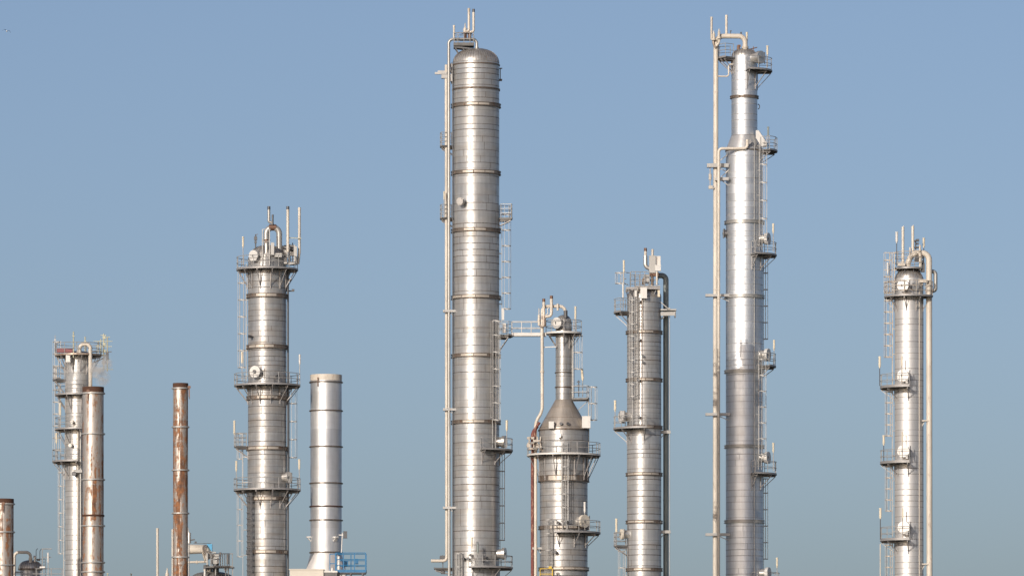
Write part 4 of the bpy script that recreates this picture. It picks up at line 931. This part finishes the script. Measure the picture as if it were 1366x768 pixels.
T.lamp(1196.2, 310, 322.5, 355, -1.3, r=1.7, post='dark', mat='white'); T.lamp(1184.2, 351, 363.5, 391, -1.5, r=1.4, mat='white'); T.lamp(1232.3, 318, 329, 355, 0.2, r=1.5, post='dark')
T.vent(1204.5, 303.5, 353, -0.7, 1.8, tip='pipe'); T.vent(1217.6, 302.5, 344, -0.7, 1.8, tip='pipe')
mb = MB(); 
for x, y0 in ((1204.5, 303.5), (1217.6, 302.5)):
    c = T.P(x, y0, -0.7); mb.tube([c, c+Vector((0.1, 0, 0.18))], T.m(1.8), 12, r2=0.02); mb.tube([c-Vector((0, 0, 0.32)), c-Vector((0, 0, 0.26))], T.m(2.1), 12)
T.put(mb, 'vent_tip', 'white')
T.pipe([(1222, 337.5), (1215, 341), (1211, 352), (1211, 358)], 3.6, 'pipe', 'manifold_pipe', d=-0.8, bend=5); T.pipe([(1214, 330), (1214, 346)], 1.1, 'pipe', 'stub_pipe', d=-1.0); T.pipe([(1227.3, 327), (1227.3, 360)], 1.4, 'pipe', 'stub_pipe', d=-0.9)
mb = MB()
for (x, y, w, h_) in ((1219.5, 321.5, 4, 1.5), (1224, 320.5, 4, 3), (1224, 325, 3, 2), (1223, 330, 6, 2), (1226, 343, 10, 4), (1229, 350, 5, 6), (1223, 347, 6, 3), (1231, 357, 5, 12)): mb.box(T.P(x, y, -0.5), (T.m(w), 0.5, T.m(h_)))
mb.tube([T.P(1221.5, 336, -0.5), T.P(1221.5, 320, -0.5)], 0.06, 6); T.put(mb, 'valve_manifold', 'dark')
T.boxp(1197.5, 351, 1207, 355, -1.2, 0.5, 'pipe', 'instrument_cabinet')
T.support(375, 1236, 1227, -0.9, h=4, mat='pipe'); T.support(561, 1237, 1229.5, -0.6, h=1.6, mat='pipe'); T.support(752, 1237, 1229.5, -0.6, h=1.6, mat='pipe')
T.ladder(-88, 394, 513, cage=(397, 476), off=3, depth=0.8, hoops=15, mat='steel_rust')
for (yd, mx, my, l0, l1, lx, nt, nb) in ((514.5, 1202.3, 501, 476, 489, 1173.5, 520, 581), (615.5, 1203, 601.5, 581, 592, 1178.9, 622, 681), (718.5, 1203.5, 703, 678, 690, 1174.4, 724, None)):
    T.platform(yd, 38.5, -104, -3, rail=16.5, at=-45, drop=0.9, mat='steel', toe=0.12)
    T.manway(mx, my, 8.2, length=0.85); T.lamp(lx, l0, l1, yd, -0.6, r=1.5, post='dark')
    T.lamp(mx+0.6, my-25, my-13, yd-1, -2.1, r=0.8, post='steel_rust')
    T.ladder(-88, nt, None if nb is None else nb+34, cage=(nt, nb), off=3, depth=0.7, hoops=14.7, mat='steel', cmat='steel_rust')
    T.boxp(1208, my+4, 1211, my+10, -2.2, 0.3, 'white', 'junction_box')
T.pipe([(1174.3, 725), (1174.3, None)], 0.7, 'pipe', 'drain_pipe', d=-0.6, seg=8)

#@@SMALL
# ================================================================== small vessels at the lower left
V = Thing('pressure_vessel', 40.5, 0, 'small domed vessel with a hooked cream pipe beside the leftmost rusty stack', 'vessel', None, R=15.8)
V.shell([(13.6, None), (13.6, 758)], M['t2'], step=(1.1, 1.6)); V.dome(758, 746.5, r=15.8, flutes=30); V.ring(758.5, 2, 0.2, r=15.6, panels=False)
V.pipe([(40.8, 750), (40.8, 736), (19.2, 736), (19.2, None)], 2.0, 'pipe', 'overhead_pipe', bend=6, d=-0.8, flanges=((0, .35),))
mb = MB(); mb.tube([V.P(46.5, 749, -0.6), V.P(46.5, 742, -0.6)], 0.11, 10); mb.tube([V.P(44.8, 741.5, -0.6), V.P(48.5, 742.5, -0.6)], 0.1, 8); V.put(mb, 'valve', 'cover')
mb = MB(); mb.tube([V.P(48.2, 746, -0.4), V.P(48.2, 733, -0.4), V.P(50.5, 731, -0.4)], 0.03, 5, 0.1); mb.tube([V.P(53.2, 748, -0.4), V.P(53.2, 734, -0.4), V.P(55.5, 731.5, -0.4)], 0.03, 5, 0.1); V.put(mb, 'impulse_line', 'dark')
mb = MB(); mb.box(V.P(51, 746, -0.4), (0.3, 0.2, 0.2)); mb.beam(V.P(49, 745, -0.3), V.P(60.5, 745, -0.3), 0.06); 
for x in (56, 60.5): mb.beam(V.P(x, 745, -0.3), V.P(x, 768, -0.3), 0.05)
for y in (749, 753, 757): mb.beam(V.P(56, y, -0.3), V.P(60.5, y, -0.3), 0.04)
V.put(mb, 'hand_ladder', 'dark')
W = Thing('walkway', 62, -2, 'open railed walkway with a lamp post beside the small domed vessel', 'walkway')
a, b = W.P(18, 774), W.P(84, 774); mb = MB(); mb.box(((a.x+b.x)/2, 0.3, a.z), (b.x-a.x, 1.2, 0.12)); W.put(mb, 'deck', 'deck')
mb = MB()
for y in (758, 764.8): mb.tube([W.P(18 if y > 760 else 47, y, -0.3), W.P(83.5, y, -0.3)], 0.036, 5)
for x in (20.5, 30, 48.3, 56.5, 68.5, 83): mb.tube([W.P(x, 774, -0.3), W.P(x, 731.5 if x == 56.5 else (762 if x < 40 else 758), -0.3)], 0.045, 5)
mb.tube([W.P(56.5, 731.5, -0.3), W.P(69, 731.5, -0.3)], 0.05, 5); mb.tube([W.P(56.5, 742.5, -0.3), W.P(68.5, 742.5, -0.3)], 0.035, 5); mb.tube([W.P(20, 762.5, -0.3), W.P(30, 762.5, -0.3)], 0.08, 6)
W.put(mb, 'railing', 'steel')
mb = MB(); 
for x in (24, 78): mb.beam((W.P(x, 700).x, 0.3, 0), (W.P(x, 700).x, 0.3, a.z), 0.18)
W.put(mb, 'leg', 'steel')
W.lamp(64.2, 737.5, 748.5, 774, -0.5, r=1.2, mat='white')
mb = MB(); mb.beam(W.P(53, 756, -0.6), W.P(60, 756, -0.6), 0.15); W.put(mb, 'junction_box', 'white')

V = Thing('pressure_vessel', 283, 4, 'broad domed vessel top at the bottom edge under the cream duct', 'vessel', None, R=29.5)
V.shell([(29.5, None), (29.5, 774)], M['t1'], step=(1.1, 1.6)); V.dome(774, 761.5, mat='dome', flutes=40)
mb = MB(); mb.tube([V.P(279, 764, -0.5), V.P(279, 757, -0.5)], 0.36, 18); mb.tube([V.P(279, 758.5, -0.5), V.P(279, 757, -0.5)], 0.5, 18); V.put(mb, 'nozzle', 'cover')
U = Thing('duct', 262, 3, 'thick cream duct with a blue corner plate running right from behind the thin rusty stack', 'duct')
mb = MB(); L = [U.P(244, 732, 0), U.P(269.5, 732, 0), U.P(280.5, 746, 0)]; mb.tube([L[0], U.P(273.3, 732, 0), U.P(278.8, 745, 0)], U.m(6.9), 24); U.put(mb, 'casing', 'pipe')
mb = MB(); q = [U.P(275.5, 725, -0.45), U.P(282.8, 725, -0.45), U.P(282.8, 735, -0.45)]; mb.add(q+[v+Vector((0, 0.9, 0)) for v in q], [(0, 2, 1), (3, 4, 5), (0, 1, 4, 3), (1, 2, 5, 4), (2, 0, 3, 5)]); U.put(mb, 'corner_plate', 'lightblue')
mb = MB(); mb.tube([U.P(245, 749.5, -0.3), U.P(276, 748.8, -0.3)], 0.11, 10); mb.tube([U.P(262, 749.3, -0.3), U.P(263.5, 749.3, -0.3)], 0.18, 10); U.put(mb, 'condensate_line', 'pipe')
mb = MB(); mb.box(U.P(276.5, 745, -0.6), (0.14, 0.8, 1.2)); mb.box(U.P(287, 745, 0.2), (0.75, 0.7, 1.0)); mb.tube([U.P(287, 752, 0.2), U.P(287, 739.5, 0.2)], 0.3, 12); mb.beam(U.P(277, 735, -0.2), U.P(288, 736.5, -0.2), 0.12); U.put(mb, 'drive_unit', 'pipe_grey')
mb = MB(); mb.tube([U.P(288, 762, 0.1), U.P(288, 752, 0.1)], 0.3, 12); mb.box(U.P(283, 756, 0.1), (0.5, 0.5, 0.3)); mb.beam(U.P(275, 753, 0.1), U.P(275, 760, .1), 0.5); U.put(mb, 'damper', 'dark')
U.boxp(288, 746.5, 292, 751, -0.5, 0.3, 'white', 'junction_box')
W = Thing('walkway', 296, 2, 'small railed deck with upright bars right of the cream duct', 'walkway')
a, b = W.P(274, 756), W.P(312, 756); mb = MB(); mb.box(((a.x+b.x)/2, 0.5, a.z), (b.x-a.x, 1.4, 0.12)); W.put(mb, 'deck', 'deck')
mb = MB()
for y, x0, x1 in ((738, 281, 311), (745.5, 281, 295), (754.5, 279, 310)): mb.tube([W.P(x0, y, -0.2), W.P(x1, y, -0.2)], 0.045, 5)
for x in (281.5, 294, 297, 300, 303.7, 306, 310): mb.tube([W.P(x, 756, -0.2), W.P(x, 738, -0.2)], 0.04 if x > 295 else 0.06, 5)
mb.tube([W.P(294, 742, -0.2), W.P(294, 736, -0.2)], 0.1, 6); mb.tube([W.P(303.7, 752, -0.3), W.P(303.7, 739, -0.3)], 0.11, 8)
W.put(mb, 'railing', 'steel')
mb = MB()
for x in (287.5, 301, 304.5, 310): mb.beam((W.P(x, 700).x, 0.2, 0), (W.P(x, 700).x, 0.2, a.z), 0.1)
for x in (301,): mb.beam(W.P(x-2, 757, 0), W.P(x, 762, 0), 0.1); mb.beam(W.P(x+3, 757, 0), W.P(x, 762, 0), 0.1)
W.put(mb, 'leg', 'steel')
Q = Thing('flare_pilot', 252, 0, 'slim silver canister with a pointed cap peeking out right of the thin rusty stack', 'canister')
mb = MB(); mb.tube([Q.P(252.3, 724, 0), Q.P(252.3, 710, 0)], Q.m(2.5), 14); Q.put(mb, 'casing', 'cover')
mb = MB(); mb.tube([Q.P(251, 710, 0), Q.P(250.6, 702, 0)], 0.12, 10, r2=0.02); Q.put(mb, 'cap', 'white')
mb = MB(); mb.beam(Q.P(254, 720, 0), Q.P(260, 719, 0), 0.12); mb.box(Q.P(261, 723, 0), (0.2, 0.2, 0.2)); mb.beam(Q.P(258, 724, 0), Q.P(281, 724.3, 0), 0.04); Q.put(mb, 'valve', 'dark')
mb = MB(); mb.tube([(0, 0, 0), (0, 0, Q.z(724))], 0.06, 8); Q.put(mb, 'post', 'steel')
for i, (px, y0, r, d, lab) in enumerate(((210, 704.5, 1.7, 2, 'plain cream vent pipe standing alone left of the thin rusty stack'), (230, 706, 1.2, 3, 'cream vent pipe half hidden behind the left edge of the thin rusty stack'), (273.2, 759, 1.5, 1.5, 'short white pipe end in front of the broad vessel dome'))):
    Q = Thing('vent_pipe', px, d, lab, 'pipe', 'vent pipes at the bottom edge')
    mb = MB(); mb.tube([(0, 0, 0), (0, 0, Q.z(y0))], Q.m(r), 14); Q.put(mb, 'tube', 'pipe' if i < 2 else 'white')
    mb = MB(); mb.tube([(0, 0, Q.z(y0)-0.15), (0, 0, Q.z(y0)+0.04)], Q.m(r)*1.08, 14); Q.put(mb, 'cap', 'pipe')
for px, y0, lab in ((143.5, 764.5, 'tiny pale yellow post tip at the bottom edge just right of the thick rusty stack'), (175, 765, 'tiny pale yellow post tip at the bottom edge midway between the two rusty stacks')):
    Q = Thing('post', px, 0, lab, 'post', 'post tips at the bottom edge')
    mb = MB(); mb.tube([(0, 0, 0), (0, 0, Q.z(y0))], 0.05, 8); Q.put(mb, 'tube', 'olive')
    mb = MB(); mb.box((0, 0, Q.z(y0)), (0.16, 0.16, 0.1)); Q.put(mb, 'cap', 'olive')
Q = Thing('relief_valve', 223, 1, 'tiny pointed relief valve at the bottom edge between the vent pipe and rusty stack', 'valve')
mb = MB(); mb.tube([(0, 0, 0), (0, 0, Q.z(764))], 0.17, 12); mb.tube([(0, 0, Q.z(764)), (0, 0, Q.z(757))], 0.12, 12, r2=0.04); Q.put(mb, 'body', 'pipe')

# ------------------------------------------------------------------ gull
def gull():
    dep = 380.0; f = (D+dep)/D
    X = (9-683)/PXM*f; Z = CAMZ+(ZB-CAMZ+(768-42)/PXM)*f
    e = bpy.data.objects.new('bird', None); COL.objects.link(e); e.location = (X, dep, Z); e.rotation_euler = (0, R_(14), R_(12))
    tag(e, 'small dark-winged white gull flying in the upper left sky', 'bird')
    prof = [(0.01, -0.30), (0.05, -0.24), (0.09, -0.12), (0.115, 0.0), (0.10, 0.10), (0.065, 0.17), (0.07, 0.215), (0.055, 0.26), (0.02, 0.29), (0.008, 0.335)]
    mb = MB(); n = 14
    for r, y in prof:
        for k in range(n):
            a = 2*math.pi*k/n; mb.v.append((r*math.cos(a), -y, r*0.85*math.sin(a)))
    for i in range(len(prof)-1):
        for k in range(n): mb.f.append((i*n+k, i*n+(k+1) % n, (i+1)*n+(k+1) % n, (i+1)*n+k))
    mb.f += [tuple(range(n-1, -1, -1)), tuple(range((len(prof)-1)*n, len(prof)*n))]
    # fan tail
    b = len(mb.v); mb.v += [(-0.03, 0.26, 0.012), (0.03, 0.26, 0.012), (0.10, 0.42, 0.0), (-0.10, 0.42, 0.0), (-0.03, 0.26, -0.012), (0.03, 0.26, -0.012), (0.10, 0.42, -0.01), (-0.10, 0.42, -0.01)]
    mb.f += [(b, b+1, b+2, b+3), (b+7, b+6, b+5, b+4), (b, b+4, b+5, b+1), (b+1, b+5, b+6, b+2), (b+2, b+6, b+7, b+3), (b+3, b+7, b+4, b)]
    mb.build('body', M['birdw'], e)
    for sg in (-1, 1):
        w = MB(); st = [(0.06, 0.0, 0.02, 0.24), (0.22, -0.06, 0.15, 0.26), (0.36, -0.10, 0.17, 0.22), (0.52, -0.05, 0.06, 0.15), (0.66, 0.05, -0.06, 0.05)]
        for x, y, z, c in st:
            w.v += [(sg*x, y-c/2, z), (sg*x, y-c*0.1, z+0.03), (sg*x, y+c/2, z-0.005), (sg*x, y-c*0.1, z-0.008)]
        for i in range(len(st)-1):
            for k in range(4):
                q = (i*4+k, i*4+(k+1) % 4, (i+1)*4+(k+1) % 4, (i+1)*4+k); w.f.append(q if sg > 0 else q[::-1])
        w.f += [(3, 2, 1, 0), (16, 17, 18, 19)]
        w.build('wing', M['birdg'], e)
gull()

# ------------------------------------------------------------------ steam drifting round the far left column
g = NT('steam'); g.t.nodes.remove(g.b)
pv = g.n('ShaderNodeVolumePrincipled'); pv.inputs['Color'].default_value = (0.93, 0.92, 0.90, 1); pv.inputs['Anisotropy'].default_value = 0.1
tc = g.n('ShaderNodeTexCoord'); oc = tc.outputs['Object']
nz = g.noise(g.vmap(oc, (1, 1, 1.2)), 1.7, 6, 0.7)
ln = g.n('ShaderNodeVectorMath', operation='LENGTH'); g.l(g.vmap(oc, (1/1.0, 1/1.0, 1/1.0)), ln.inputs[0])
# three soft puffs
def puff(c, r):
    sb = g.n('ShaderNodeVectorMath', operation='SUBTRACT'); g.l(oc, sb.inputs[0]); sb.inputs[1].default_value = c
    l_ = g.n('ShaderNodeVectorMath', operation='LENGTH'); g.l(sb.outputs[0], l_.inputs[0]); return g.ramp(l_.outputs['Value'], r, r*0.25)
pf = g.math('MAXIMUM', puff((1.5, -0.4, 0.3), 1.25), g.math('MAXIMUM', puff((2.2, -0.6, 0.9), 0.9), puff((1.9, -0.3, -0.55), 0.9)))
pf = g.math('MAXIMUM', pf, g.math('MULTIPLY', puff((-0.9, -1.9, -0.5), 1.2), 0.5))
den = g.math('MULTIPLY', g.math('MULTIPLY', pf, g.ramp(nz, 0.45, 0.57)), 2.4)
g.l(den, pv.inputs['Density']); g.l(pv.outputs[0], g.out.inputs['Volume'])
mb = MB(); mb.box((0.4, -0.9, 0.1), (6.6, 4.4, 4.2)); o = mb.build('steam', g.m)
q = Thing.__new__(Thing); f = (D+9)/D
o.location = ((111-683)/PXM*f, 8.4, CAMZ+(ZB-CAMZ+(768-498)/PXM)*f)
tag(o, 'thin grey steam drifting round the top of the far left column', 'steam', kind='stuff')
